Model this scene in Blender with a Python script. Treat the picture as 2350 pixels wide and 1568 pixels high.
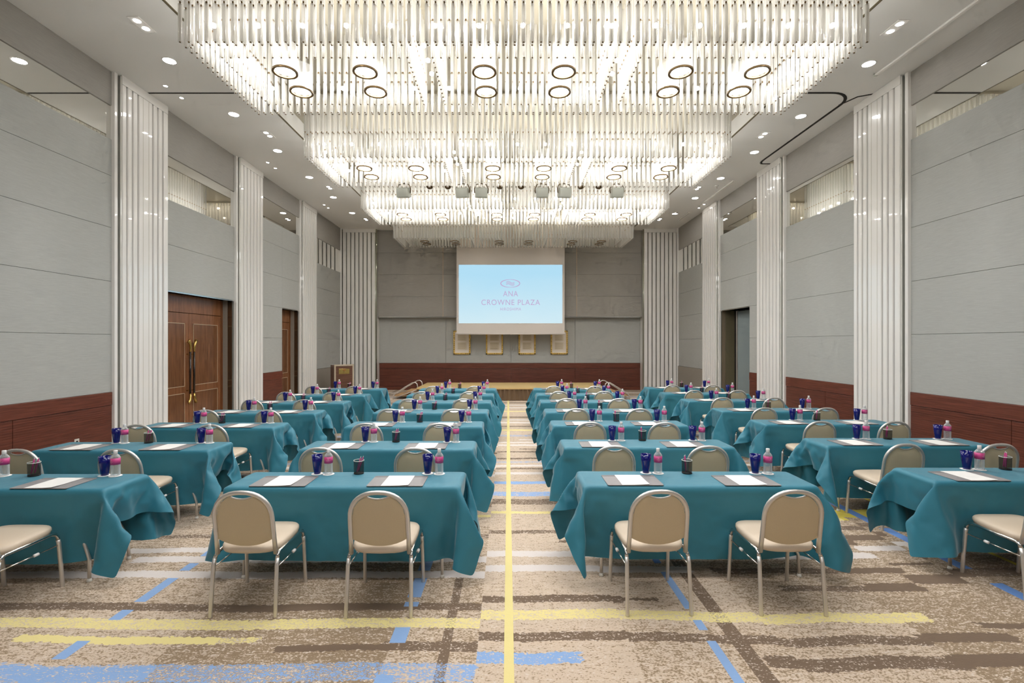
import bpy, bmesh, math, random
import numpy as np
from mathutils import Vector, Matrix
PI = math.pi
S = bpy.context.scene
COL = S.collection
for o in list(bpy.data.objects): bpy.data.objects.remove(o)

# ---------------------------------------------------------------- camera, light, exposure
cam = bpy.data.cameras.new('camera'); cam.sensor_width = 36; cam.lens = 36*1110/2350; cam.clip_start = .05
cam_o = bpy.data.objects.new('camera', cam); COL.objects.link(cam_o)
cam_o.location = (0, 0, 1.8)
cam_o.rotation_euler = (PI/2, 0, 0); cam.shift_x = 9/2350; cam.shift_y = 3/2350
S.camera = cam_o
S.view_settings.view_transform = 'Standard'; S.view_settings.look = 'None'; S.view_settings.gamma = 1
S.view_settings.exposure = 0.35
S.cycles.max_bounces = 7; S.cycles.diffuse_bounces = 3; S.cycles.glossy_bounces = 3; S.cycles.use_adaptive_sampling = True; S.cycles.adaptive_threshold = .08; S.cycles.adaptive_min_samples = 14
S.cycles.transmission_bounces = 3; S.cycles.transparent_max_bounces = 18
S.cycles.sample_clamp_indirect = 6; S.cycles.blur_glossy = 1.0
S.cycles.use_denoising = True
W = bpy.data.worlds.new('world'); S.world = W; W.use_nodes = True
W.node_tree.nodes['Background'].inputs[0].default_value = (1, .95, .88, 1)
W.node_tree.nodes['Background'].inputs[1].default_value = .05

BULB = 105.0       # chandelier bulbs
RINGL = 72.0       # chandelier ring lamps
DOWN = 45.0        # ceiling downlights
FILL = 120.0       # added fill lights out of view, over and behind the camera (W each)
CEIL = 6.04
XL, XR = -6.2, 6.3       # wall faces
YB = 18.5
def area(name, x, y, z, sx, sy, w, col=(.98, .99, 1)):
    l = bpy.data.lights.new(name, 'AREA'); l.shape = 'RECTANGLE'; l.size = sx; l.size_y = sy; l.energy = w; l.color = col
    o = bpy.data.objects.new(name, l); COL.objects.link(o); o.location = (x, y, z); return o
# bare fill lights added to brighten the foreground, where unbuilt chandeliers would hang
area('fill_light', .17, 2.95, 5.25, 7, 1.5, FILL*1.2)
area('fill_light', .17, -.8, 5.25, 7, 1.5, FILL*.6)
area('fill_light', .17, -4.2, 5.25, 7, 1.5, FILL*.25)

# ---------------------------------------------------------------- tablecloths: drape two real cloths first (empty scene)
def simulate_cloths(specs, frames=90):
    made = []; out = []
    def temp(name, vs, fs):
        m = bpy.data.meshes.new(name); m.from_pydata(vs, [], fs); o = bpy.data.objects.new(name, m)
        COL.objects.link(o); made.append(o); return o
    flr = temp('f', [(-4, -4, 0), (40, -4, 0), (40, 4, 0), (-4, 4, 0)], [(0, 1, 2, 3)])
    flr.modifiers.new('c', 'COLLISION'); flr.collision.thickness_outer = .004
    cl = []
    for k, (ang, dx, dy, bend, seed) in enumerate(specs):
        ox = k*5.0; rnd = random.Random(seed); ring = []; hx, hy, r = .895, .222, .02
        for cx, cy, a0 in ((hx-r, hy-r, 0), (-hx+r, hy-r, 90), (-hx+r, -hy+r, 180), (hx-r, -hy+r, 270)):
            for q in range(5):
                a = math.radians(a0+q*22.5); ring.append((cx+r*math.cos(a), cy+r*math.sin(a)))
        vs = []; n = len(ring)
        for z, ins in ((.60, 0), (.688, 0), (.696, .004), (.698, .012)):
            for x, y in ring: vs.append((ox+x*(1-ins/hx), y*(1-ins/hy), z))
        fs = [(l*n+i, l*n+(i+1) % n, (l+1)*n+(i+1) % n, (l+1)*n+i) for l in range(3) for i in range(n)]
        fs += [tuple(range(3*n, 4*n)), tuple(range(n-1, -1, -1))]
        b = temp('t', vs, fs); b.modifiers.new('c', 'COLLISION'); b.collision.thickness_outer = .003; b.collision.cloth_friction = 60
        nx, ny, w, d = 66, 42, 2.44, 1.56; c, s = math.cos(ang), math.sin(ang); vs = []
        for j in range(ny+1):
            for i in range(nx+1):
                x = -w/2+w*i/nx; y = -d/2+d*j/ny
                vs.append((ox+x*c-y*s+dx, x*s+y*c+dy, .712+rnd.uniform(-.0015, .0015)))
        fs = [(j*(nx+1)+i, j*(nx+1)+i+1, (j+1)*(nx+1)+i+1, (j+1)*(nx+1)+i) for j in range(ny) for i in range(nx)]
        o = temp('cl', vs, fs); cm = o.modifiers.new('cl', 'CLOTH'); st = cm.settings
        st.quality = 6; st.mass = .2; st.tension_stiffness = 30; st.compression_stiffness = 30; st.shear_stiffness = 12
        st.bending_stiffness = bend; st.bending_damping = 1.5; st.tension_damping = 8; st.air_damping = 2
        cs = cm.collision_settings; cs.collision_quality = 3; cs.distance_min = .004
        cs.use_self_collision = True; cs.self_distance_min = .004
        cm.point_cache.frame_start = 1; cm.point_cache.frame_end = frames
        ss = o.modifiers.new('ss', 'SUBSURF'); ss.levels = 1; ss.render_levels = 1; ss.show_viewport = False
        cl.append((o, ox, ss))
    for f in range(1, frames+1): S.frame_set(f)
    for o, ox, ss in cl: ss.show_viewport = True
    bpy.context.view_layer.update(); dg = bpy.context.evaluated_depsgraph_get()
    for o, ox, ss in cl:
        m = bpy.data.meshes.new_from_object(o.evaluated_get(dg)); co = np.zeros(len(m.vertices)*3); m.vertices.foreach_get('co', co)
        co = co.reshape(-1, 3); co[:, 0] -= ox; m.vertices.foreach_set('co', co.ravel())
        m.polygons.foreach_set('use_smooth', [True]*len(m.polygons)); m.materials.clear(); m.update(); out.append(m)
    for o in made: bpy.data.objects.remove(o)
    S.frame_set(1)
    return out
CLOTHS = simulate_cloths([(.004, 0, 0, .45, 3), (-.006, .01, .004, .65, 8)])

# ---------------------------------------------------------------- materials
def srgb(r, g, b):
    f = lambda c: (c/255/12.92) if c/255 <= .04045 else ((c/255+.055)/1.055)**2.4
    return (f(r), f(g), f(b), 1)
def mat(name):
    m = bpy.data.materials.new(name); m.use_nodes = True; nt = m.node_tree; nt.nodes.clear()
    out = nt.nodes.new('ShaderNodeOutputMaterial'); return m, nt, out
def nd(nt, typ, **kw):
    n = nt.nodes.new(typ)
    for k, v in kw.items():
        if k.startswith('i_'):
            key = k[2:]; n.inputs[int(key) if key.isdigit() else key.replace('_', ' ')].default_value = v
        else: setattr(n, k, v)
    return n
def L(nt, a, b): nt.links.new(a, b)
def pbr(name, col, rough=.6, metal=0, spec=.5, coat=0, sheen=0, noise=0, nscale=(30, 30, 30), bump=0, bscale=None, emit=None, coords='Object'):
    m, nt, out = mat(name); p = nd(nt, 'ShaderNodeBsdfPrincipled'); L(nt, p.outputs[0], out.inputs[0])
    p.inputs['Base Color'].default_value = col; p.inputs['Roughness'].default_value = rough
    p.inputs['Metallic'].default_value = metal; p.inputs['Specular IOR Level'].default_value = spec
    p.inputs['Coat Weight'].default_value = coat; p.inputs['Sheen Weight'].default_value = sheen
    if emit: p.inputs['Emission Color'].default_value = emit[0]; p.inputs['Emission Strength'].default_value = emit[1]
    if noise or bump:
        tc = nd(nt, 'ShaderNodeTexCoord'); mp = nd(nt, 'ShaderNodeMapping'); mp.inputs['Scale'].default_value = nscale; p.inputs['Sheen Roughness'].default_value = .35; p.inputs['Coat Roughness'].default_value = .6 if sheen else .03
        L(nt, tc.outputs[coords], mp.inputs[0]); nz = nd(nt, 'ShaderNodeTexNoise', i_Scale=1.0, i_Detail=3.0); L(nt, mp.outputs[0], nz.inputs['Vector'])
        if noise:
            mx = nd(nt, 'ShaderNodeMix', data_type='RGBA', blend_type='MIX')
            mx.inputs[6].default_value = tuple(c*(1-noise) for c in col[:3])+(1,); mx.inputs[7].default_value = tuple(min(1, c*(1+noise)) for c in col[:3])+(1,)
            L(nt, nz.outputs['Fac'], mx.inputs[0]); L(nt, mx.outputs[2], p.inputs['Base Color'])
        if bump:
            bp = nd(nt, 'ShaderNodeBump', i_Strength=bump, i_Distance=.002); L(nt, nz.outputs['Fac'], bp.inputs['Height']); L(nt, bp.outputs[0], p.inputs['Normal'])
    return m
M = {}
M['ceiling'] = pbr('ceiling_paint', srgb(242, 241, 238), .75)
M['coffer'] = pbr('coffer_champagne', srgb(172, 164, 146), .3, .3)
M['white'] = pbr('ivory_lacquer', srgb(253, 250, 246), .26, coat=.8)
M['dark_line'] = pbr('dark_reveal', srgb(38, 34, 30), .7)
M['groove'] = pbr('groove', srgb(205, 200, 188), .6)
M['coffer_rim'] = pbr('coffer_rim', srgb(104, 94, 70), .5)
M['slot_mirror'] = pbr('smoked_slot_mirror', srgb(172, 172, 156), .06, 1)
M['mirror'] = pbr('mirror', (.86, .86, .83, 1), .02, 1)
M['bronze_mirror'] = pbr('bronze_mirror', srgb(128, 118, 100), .12, .9)
M['brass'] = pbr('brass', srgb(214, 184, 110), .25, 1)
M['rimbrown'] = pbr('bronze_rim', srgb(120, 96, 62), .35, .6)
M['black_handle'] = pbr('ebony', srgb(40, 26, 18), .25, coat=.4)
M['chrome'] = pbr('chrome', srgb(215, 212, 208), .16, 1)
M['satin'] = pbr('satin_aluminium', srgb(224, 219, 213), .38, .75)
M['seat'] = pbr('seat_vinyl', srgb(218, 200, 178), .5, noise=.05, nscale=(300, 300, 300), bump=.15)
M['back'] = pbr('backrest_fabric', srgb(216, 197, 162), .7, noise=.12, nscale=(420, 420, 420), bump=.2)
M['cloth'] = pbr('teal_cloth', srgb(34, 124, 146), .6, spec=.7, coat=.22, sheen=.35, noise=.04, nscale=(6, 6, 6), bump=.1)
M['cloth2'] = M['cloth']
M['tabletop'] = pbr('table_laminate', srgb(190, 170, 140), .5)
M['pad'] = pbr('desk_pad_leather', srgb(152, 148, 148), .38, bump=.2, nscale=(500, 500, 500))
M['pad_dark'] = pbr('desk_pad_band', srgb(130, 127, 128), .34, bump=.2, nscale=(500, 500, 500))
M['paper'] = pbr('paper', srgb(246, 243, 238), .7)
M['coaster'] = pbr('coaster_card', srgb(248, 244, 240), .7)
M['pink'] = pbr('pink_label', srgb(214, 74, 140), .4)
M['pen'] = pbr('pink_pen', srgb(226, 92, 156), .3)
M['cap'] = pbr('white_cap', srgb(246, 242, 240), .4)
M['mark'] = pbr('label_print', srgb(250, 214, 226), .5)
M['tan'] = pbr('stage_carpet', srgb(206, 176, 120), .9, noise=.12, nscale=(60, 60, 60))
M['skirt'] = pbr('stage_skirt', srgb(112, 88, 62), .55, sheen=.3)
M['gold'] = pbr('gilt', srgb(226, 190, 108), .4, .5)
M['mat_board'] = pbr('mat_board', srgb(246, 236, 224), .8)
M['tread'] = pbr('step_tread', srgb(190, 150, 105), .7)
M['screen'] = pbr('screen_fabric', srgb(222, 214, 208), .8)
M['metalgrey'] = pbr('grey_metal', srgb(205, 208, 200), .4, .2)
M['darkbronze'] = pbr('dark_bronze', srgb(92, 72, 44), .4, .6)
M['lampwhite'] = pbr('lamp_glass', srgb(240, 240, 235), .2)
M['reveal_a'] = pbr('reveal_olive', srgb(120, 112, 88), .35)
M['reveal_b'] = pbr('reveal_brown', srgb(150, 134, 112), .25, .2)
M['outlet'] = pbr('outlet_plastic', srgb(225, 220, 210), .4)

def emission(name, col, s):
    m, nt, out = mat(name); e = nd(nt, 'ShaderNodeEmission', i_Color=col, i_Strength=s); L(nt, e.outputs[0], out.inputs[0]); return m
M['bulb'] = emission('bulb_glow', (1, .98, .955, 1), BULB)
M['ringlamp'] = emission('ring_lamp_glow', (.98, .99, 1, 1), RINGL)
M['downlamp'] = emission('downlight_glow', (1, .98, .95, 1), DOWN)
M['spotlamp'] = emission('spot_glow', (1, .95, .88, 1), DOWN*1.2)

def fabric(name, col, sx, sy, sz, amt, bump=.3):
    m, nt, out = mat(name); p = nd(nt, 'ShaderNodeBsdfPrincipled', i_Roughness=.62); L(nt, p.outputs[0], out.inputs[0])
    p.inputs['Specular IOR Level'].default_value = .35
    tc = nd(nt, 'ShaderNodeTexCoord'); mp = nd(nt, 'ShaderNodeMapping'); mp.inputs['Scale'].default_value = (sx, sy, sz); L(nt, tc.outputs['Object'], mp.inputs[0])
    nz = nd(nt, 'ShaderNodeTexNoise', i_Scale=1.0, i_Detail=4.0, i_Roughness=.7); L(nt, mp.outputs[0], nz.inputs['Vector'])
    cr = nd(nt, 'ShaderNodeMix', data_type='RGBA'); cr.inputs[6].default_value = tuple(c*(1-amt) for c in col[:3])+(1,); cr.inputs[7].default_value = tuple(c*(1+amt) for c in col[:3])+(1,)
    mr = nd(nt, 'ShaderNodeMapRange'); mr.inputs[1].default_value = .3; mr.inputs[2].default_value = .7; L(nt, nz.outputs['Fac'], mr.inputs[0])
    L(nt, mr.outputs[0], cr.inputs[0]); L(nt, cr.outputs[2], p.inputs['Base Color'])
    bp = nd(nt, 'ShaderNodeBump', i_Strength=bump, i_Distance=.002); L(nt, nz.outputs['Fac'], bp.inputs['Height']); L(nt, bp.outputs[0], p.inputs['Normal']); return m
M['fabric'] = fabric('grey_wall_fabric', srgb(184, 185, 181), 6, 6, 180, .10)
M['fabric_up'] = fabric('dark_grey_wall_fabric', srgb(166, 162, 155), 6, 6, 180, .10)
M['dado'] = fabric('grey_dado_cloth', srgb(158, 150, 138), 6, 6, 120, .06)
def wood(name, col, col2, vert=False, rough=.32, ribs=0):
    m, nt, out = mat(name); p = nd(nt, 'ShaderNodeBsdfPrincipled', i_Roughness=rough); L(nt, p.outputs[0], out.inputs[0])
    tc = nd(nt, 'ShaderNodeTexCoord'); mp = nd(nt, 'ShaderNodeMapping'); mp.inputs['Scale'].default_value = (14, 14, 1.2) if vert else (1.2, 1.2, 40); L(nt, tc.outputs['Object'], mp.inputs[0])
    nz = nd(nt, 'ShaderNodeTexNoise', i_Scale=2.0, i_Detail=5.0, i_Distortion=.6); L(nt, mp.outputs[0], nz.inputs['Vector'])
    mr = nd(nt, 'ShaderNodeMapRange'); mr.inputs[1].default_value = .35; mr.inputs[2].default_value = .65; L(nt, nz.outputs['Fac'], mr.inputs[0])
    mx = nd(nt, 'ShaderNodeMix', data_type='RGBA'); mx.inputs[6].default_value = col; mx.inputs[7].default_value = col2; L(nt, mr.outputs[0], mx.inputs[0]); L(nt, mx.outputs[2], p.inputs['Base Color'])
    if ribs:
        wv = nd(nt, 'ShaderNodeTexWave', i_Scale=ribs, wave_type='BANDS', bands_direction='Z'); L(nt, tc.outputs['Object'], wv.inputs['Vector'])
        bp = nd(nt, 'ShaderNodeBump', i_Strength=.22, i_Distance=.006); L(nt, wv.outputs['Fac'], bp.inputs['Height']); L(nt, bp.outputs[0], p.inputs['Normal'])
    return m
M['wood_dark'] = wood('mahogany_ribbed', srgb(90, 49, 37), srgb(122, 68, 53), ribs=10)
M['wood_cap'] = wood('mahogany_cap', srgb(96, 51, 38), srgb(128, 72, 56))
M['door_wood'] = wood('door_veneer', srgb(126, 80, 50), srgb(148, 98, 64), vert=True, rough=.25)
M['door_panel'] = wood('door_burl', srgb(104, 68, 44), srgb(130, 86, 56), vert=True, rough=.22)
M['door_frame'] = wood('door_frame_veneer', srgb(104, 58, 28), srgb(128, 76, 40), vert=True, rough=.25)
M['inlay'] = pbr('door_inlay', srgb(205, 180, 150), .4, .3)
M['lectern'] = wood('lectern_walnut', srgb(92, 60, 46), srgb(124, 86, 66), rough=.35)
M['lectern_edge'] = pbr('lectern_edge', srgb(196, 182, 160), .4)
M['pleat'] = pbr('partition_vinyl', srgb(140, 150, 150), .45, .1)

def glass_rod(name, col, clear, em=0):
    m, nt, out = mat(name)
    tr = nd(nt, 'ShaderNodeBsdfTransparent', i_Color=(.96, .955, .93, 1)); gl = nd(nt, 'ShaderNodeBsdfGlossy', i_Color=(1, .99, .97, 1), i_Roughness=.12)
    df = nd(nt, 'ShaderNodeBsdfTranslucent', i_Color=col); d2 = nd(nt, 'ShaderNodeBsdfDiffuse', i_Color=col)
    a = nd(nt, 'ShaderNodeMixShader', i_0=.5); L(nt, df.outputs[0], a.inputs[1]); L(nt, d2.outputs[0], a.inputs[2])
    b = nd(nt, 'ShaderNodeMixShader', i_0=.33); L(nt, a.outputs[0], b.inputs[1]); L(nt, gl.outputs[0], b.inputs[2])
    lw = nd(nt, 'ShaderNodeLayerWeight', i_Blend=.35); mr = nd(nt, 'ShaderNodeMapRange'); mr.inputs[3].default_value = 1-clear; mr.inputs[4].default_value = min(1, 1-clear+.35)
    L(nt, lw.outputs['Facing'], mr.inputs[0])
    c = nd(nt, 'ShaderNodeMixShader'); L(nt, mr.outputs[0], c.inputs[0]); L(nt, tr.outputs[0], c.inputs[1]); L(nt, b.outputs[0], c.inputs[2]); L(nt, c.outputs[0], out.inputs[0]); return m
M['rod'] = glass_rod('crystal_rod', (.93, .92, .90, 1), .47)
M['shade'] = glass_rod('lamp_shade_glass', (.96, .95, .93, 1), .86)
def clearplastic(name, clear, tint, rough=.05):
    m, nt, out = mat(name); tr = nd(nt, 'ShaderNodeBsdfTransparent', i_Color=tint); gl = nd(nt, 'ShaderNodeBsdfPrincipled', i_Roughness=rough)
    gl.inputs['Base Color'].default_value = (.85, .87, .88, 1)
    lw = nd(nt, 'ShaderNodeLayerWeight', i_Blend=.4); mr = nd(nt, 'ShaderNodeMapRange'); mr.inputs[3].default_value = 1-clear; mr.inputs[4].default_value = .9; L(nt, lw.outputs['Facing'], mr.inputs[0])
    c = nd(nt, 'ShaderNodeMixShader'); L(nt, mr.outputs[0], c.inputs[0]); L(nt, tr.outputs[0], c.inputs[1]); L(nt, gl.outputs[0], c.inputs[2]); L(nt, c.outputs[0], out.inputs[0]); return m
M['pet'] = clearplastic('clear_bottle', .80, (.97, .98, .98, 1))
def tumbler_mat():
    m, nt, out = mat('cobalt_glass'); tr = nd(nt, 'ShaderNodeBsdfTransparent', i_Color=(.05, .08, .6, 1)); p = nd(nt, 'ShaderNodeBsdfPrincipled', i_Roughness=.06)
    p.inputs['Base Color'].default_value = srgb(14, 22, 120); p.inputs['Coat Weight'].default_value = .5
    c = nd(nt, 'ShaderNodeMixShader', i_0=.72); L(nt, tr.outputs[0], c.inputs[1]); L(nt, p.outputs[0], c.inputs[2]); L(nt, c.outputs[0], out.inputs[0]); return m
M['cobalt'] = tumbler_mat()
def mesh_mat():
    m, nt, out = mat('wire_mesh'); tr = nd(nt, 'ShaderNodeBsdfTransparent'); p = nd(nt, 'ShaderNodeBsdfPrincipled', i_Roughness=.4); p.inputs['Base Color'].default_value = srgb(44, 40, 38); p.inputs['Metallic'].default_value = .5
    c = nd(nt, 'ShaderNodeMixShader', i_0=.52); L(nt, tr.outputs[0], c.inputs[1]); L(nt, p.outputs[0], c.inputs[2]); L(nt, c.outputs[0], out.inputs[0]); return m
M['wire'] = mesh_mat()
M['black'] = pbr('black_metal', srgb(36, 34, 34), .4, .5)

# carpet ----------------------------------------------------------------------
def carpet():
    m, nt, out = mat('patterned_carpet'); p = nd(nt, 'ShaderNodeBsdfPrincipled', i_Roughness=.95); p.inputs['Specular IOR Level'].default_value = .1; p.inputs['Sheen Weight'].default_value = .15
    L(nt, p.outputs[0], out.inputs[0])
    tc = nd(nt, 'ShaderNodeTexCoord'); sp = nd(nt, 'ShaderNodeSeparateXYZ'); L(nt, tc.outputs['Object'], sp.inputs[0])
    X, Y = sp.outputs[0], sp.outputs[1]
    def mth(op, a, b=None, c=None):
        n = nd(nt, 'ShaderNodeMath', operation=op)
        for i, v in enumerate((a, b, c)):
            if v is None: continue
            if isinstance(v, (int, float)): n.inputs[i].default_value = v
            else: L(nt, v, n.inputs[i])
        return n.outputs[0]
    def noise(scale, sx=1, sy=1, det=2.0, rough=.5):
        mp = nd(nt, 'ShaderNodeMapping'); mp.inputs['Scale'].default_value = (sx, sy, 1); L(nt, tc.outputs['Object'], mp.inputs[0])
        n = nd(nt, 'ShaderNodeTexNoise', i_Scale=scale, i_Detail=det, i_Roughness=rough); L(nt, mp.outputs[0], n.inputs['Vector']); return n.outputs['Fac']
    # strips 0.91 m wide, each shifted a little along the hall
    col = mth('FLOOR', mth('DIVIDE', mth('ADD', X, .18), .91))
    wn = nd(nt, 'ShaderNodeTexWhiteNoise', noise_dimensions='1D'); L(nt, col, wn.inputs['W'])
    is0 = mth('COMPARE', col, 0, .1); neg = mth('LESS_THAN', col, -.5); one = mth('COMPARE', col, 1, .1)
    shift = mth('ADD', mth('MULTIPLY', neg, .105), mth('MULTIPLY', one, .02))
    shift = mth('ADD', shift, mth('MULTIPLY', mth('GREATER_THAN', col, 1.5), mth('MULTIPLY', mth('SUBTRACT', wn.outputs[0], .5), .12)))
    wob = mth('MULTIPLY', mth('SUBTRACT', noise(1.3, 1, .4), .5), .10)
    fray = mth('MULTIPLY', mth('SUBTRACT', noise(38, 1, 1, 1.0), .5), .045)
    Yw = mth('ADD', mth('ADD', mth('ADD', Y, shift), wob), fray)
    Xw = mth('ADD', X, mth('MULTIPLY', mth('SUBTRACT', noise(30, .4, 1, 1.0), .5), .10))
    dn = mth('ADD', mth('MULTIPLY', noise(85, .75, 1.25, 2.0, .6), .62), mth('MULTIPLY', noise(26, .6, 1.4, 2.0, .6), .38))              # pile speckle
    dn = mth('ADD', mth('MULTIPLY', mth('SUBTRACT', dn, .5), 4.0), .5)
    # zone density per carpet tile
    row = mth('FLOOR', mth('DIVIDE', mth('ADD', Y, mth('MULTIPLY', wn.outputs[0], 2.1)), 1.7))
    cv = nd(nt, 'ShaderNodeCombineXYZ'); L(nt, col, cv.inputs[0]); L(nt, row, cv.inputs[1])
    w2 = nd(nt, 'ShaderNodeTexWhiteNoise', noise_dimensions='3D'); L(nt, cv.outputs[0], w2.inputs[0])
    rightz = mth('MULTIPLY', mth('GREATER_THAN', X, 2.55), .22)
    leftz = mth('MULTIPLY', mth('COMPARE', X, -1.35, .65), .25)
    aisle = mth('MULTIPLY', is0, .25)
    dens = mth('ADD', mth('MULTIPLY', w2.outputs[0], .22), mth('SUBTRACT', mth('ADD', mth('ADD', rightz, leftz), .27), aisle))
    dens = mth('MAXIMUM', dens, .22)
    cur = None
    def mix(fac, a, b):
        n = nd(nt, 'ShaderNodeMix', data_type='RGBA')
        L(nt, fac, n.inputs[0])
        for k, v in ((6, a), (7, b)):
            if isinstance(v, tuple): n.inputs[k].default_value = v
            else: L(nt, v, n.inputs[k])
        return n.outputs[2]
    soft = noise(5, 1, 1, 3)
    base = mix(soft, srgb(212, 190, 166), srgb(206, 186, 166))
    fleck = mth('GREATER_THAN', dn, .86)
    base = mix(mth('MULTIPLY', fleck, .7), base, srgb(222, 210, 200))
    sofm = nd(nt, 'ShaderNodeClamp'); L(nt, mth('MULTIPLY_ADD', mth('SUBTRACT', dens, dn), 5.0, .45), sofm.inputs[0])
    cur = mix(sofm.outputs[0], base, srgb(152, 130, 104))
    BR, WH, YE, BL = srgb(122, 102, 84), srgb(222, 212, 206), srgb(232, 216, 148), srgb(142, 174, 218)
    BL2, YE2 = srgb(110, 152, 216), srgb(226, 206, 84)
    dmask = {}
    def stripe(cur, c, yc, hh, x0, x1, den=1.0, yraw=False, xraw=False):
        a = mth('COMPARE', Y if yraw else Yw, yc, hh); b = mth('COMPARE', X if xraw else Xw, (x0+x1)/2, (x1-x0)/2); k = mth('MULTIPLY', a, b)
        if den < 1:
            if den not in dmask:
                cl_ = nd(nt, 'ShaderNodeClamp'); L(nt, mth('MULTIPLY_ADD', mth('SUBTRACT', den, dn), 5.0, .45), cl_.inputs[0]); dmask[den] = cl_.outputs[0]
            k = mth('MULTIPLY', k, dmask[den])
        return mix(k, cur, c)
    # length-wise lines
    for c, x, hw, y0, y1, den in ((BR, -.37, .030, 0, 30, .8), (BR, 1.39, .05, 0, 30, .85), (BR, -4.2, .04, 0, 30, .8), (BR, 5.2, .05, 0, 30, .8)):
        cur = stripe(cur, c, (y0+y1)/2, (y1-y0)/2, x-hw, x+hw, den, True, True)
    H = [ # colour, y, half height, x0, x1, density
     (BR, 3.40, .045, -3.6, .80, .85), (BR, 3.40, .04, -1.9, -.70, 1), (BR, 2.965, .045, -.75, 2.55, .8), (BR, 2.95, .03, -1.37, -.66, 1), (BR, 2.99, .045, 2.5, 3.1, 1),
     (BR, 3.40, .02, .80, 1.05, .9), (BR, 2.76, .055, 1.46, 2.6, .82), (BR, 2.78, .055, 2.5, 4.2, 1),
     (BL, 2.765, .05, -.25, .42, .8), (BL, 2.74, .075, -4.5, -.18, .5), (BL, 2.74, .06, -4.5, -1.95, .8),
     (YE, 3.205, .055, -4.2, 2.75, .68), (YE, 3.04, .035, -3.0, -1.75, 1), (YE, 3.04, .028, -1.8, -1.5, .6),
     (WH, 3.86, .055, -4.2, 1.45, .95), (WH, 4.12, .055, -3.1, 3.1, .93), (WH, 4.30, .05, -3.4, -2.4, .9), (WH, 4.26, .05, 3.05, 3.9, .95),
     (BR, 3.86, .045, 1.6, 2.65, .82), (BR, 3.86, .045, 2.6, 3.12, 1), (BR, 3.58, .04, 2.0, 2.7, .82), (BR, 3.60, .06, 2.65, 3.05, 1), (BR, 3.72, .07, 3.05, 3.6, 1), (BR, 3.74, .07, 3.6, 5.4, .9),
     (BR, 3.12, .03, 3.0, 3.4, 1), (BR, 3.97, .02, 3.1, 3.5, 1),
     (BR, 4.60, .04, -3.4, 1.5, .7), (BR, 4.38, .03, .45, .95, .8), (BR, 4.49, .06, 3.1, 3.55, 1), (BR, 4.39, .06, 2.8, 3.12, 1), (BR, 4.72, .05, 3.05, 3.6, .9), (BR, 4.95, .03, 2.9, 3.3, .9),
     (YE, 5.13, .035, -1.5, .45, 1), (YE2, 5.05, .12, 3.35, 4.2, 1), (YE, 5.0, .08, 2.9, 3.4, .9), (BR, 5.48, .09, -3.4, 2.0, .7),
     (BL, 5.76, .08, -2.4, 2.4, .72), (BL, 6.22, .06, -2.4, 2.4, .95), (WH, 6.67, .06, -6, 6, .93), (BR, 6.92, .04, -6, 6, .7), (WH, 7.08, .05, -6, 6, .9), (BL, 7.3, .05, -6, 6, .45),
     (BR, 7.52, .05, -6, 6, .75), (BR, 7.98, .04, -6, 6, .75), (BR, 8.19, .03, .2, 6, .75), (WH, 8.50, .06, -6, 6, .93), (WH, 8.74, .05, -6, 6, .9), (WH, 8.98, .04, .2, 3, .9), (BL, 9.37, .08, -6, 6, .5),
     (YE, 9.97, .08, -6, 6, .8), (BR, 10.4, .06, -6, 6, .7), (WH, 10.9, .08, -6, 6, .9), (WH, 11.3, .08, -6, 6, .9), (BR, 11.7, .08, -6, 6, .8), (YE, 12.7, .1, -6, 6, .7), (WH, 13.4, .1, -6, 6, .9), (WH, 13.95, .1, -6, 6, .9), (BR, 14.5, .1, -6, 6, .8), (WH, 15.6, .1, -6, 6, .9), (BL, 16.1, .1, -6, 6, .5), (BR, 16.8, .12, -6, 6, .8), (WH, 17.5, .12, -6, 6, .9)]
    for c, y, hh, x0, x1, den in H: cur = stripe(cur, c, y, hh, x0, x1, den)
    for c, x, hw, y0, y1 in ((YE, .005, .028, 0, 15.2), (BL, -.665, .048, 0, 2.62), (BL, -.665, .048, 2.9, 3.06), (BL, -.665, .048, 3.3, 3.36), (BL, -.665, .048, 3.42, 3.70), (BL, -.665, .048, 3.82, 4.6), (BL, -2.56, .04, 0, 2.62), (BL, -2.56, .04, 2.75, 2.92), (BL, -2.56, .04, 3.14, 3.26),
                           (BL, -2.56, .04, 3.36, 3.7), (BL, -2.56, .04, 3.82, 3.95), (BL, -2.56, .04, 4.08, 4.4), (BL, 1.225, .028, 0, 2.92), (BL, 1.225, .028, 3.03, 3.14), (BL, 1.225, .028, 3.27, 3.8), (BL2, 1.225, .028, 3.95, 4.3), (BL2, 3.65, .05, 3.2, 3.62), (BL2, 3.65, .05, 3.85, 4.2), (BL2, 3.65, .05, 4.34, 4.7), (BL2, 3.65, .05, 4.8, 6.4), (YE2, 4.13, .022, 3.2, 6.5)):
        cur = stripe(cur, c, (y0+y1)/2, (y1-y0)/2, x-hw, x+hw, 1, True, True)
    L(nt, cur, p.inputs['Base Color'])
    bp = nd(nt, 'ShaderNodeBump', i_Strength=.3, i_Distance=.004); L(nt, dn, bp.inputs['Height']); L(nt, bp.outputs[0], p.inputs['Normal'])
    return m
M['carpet'] = carpet()

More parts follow.
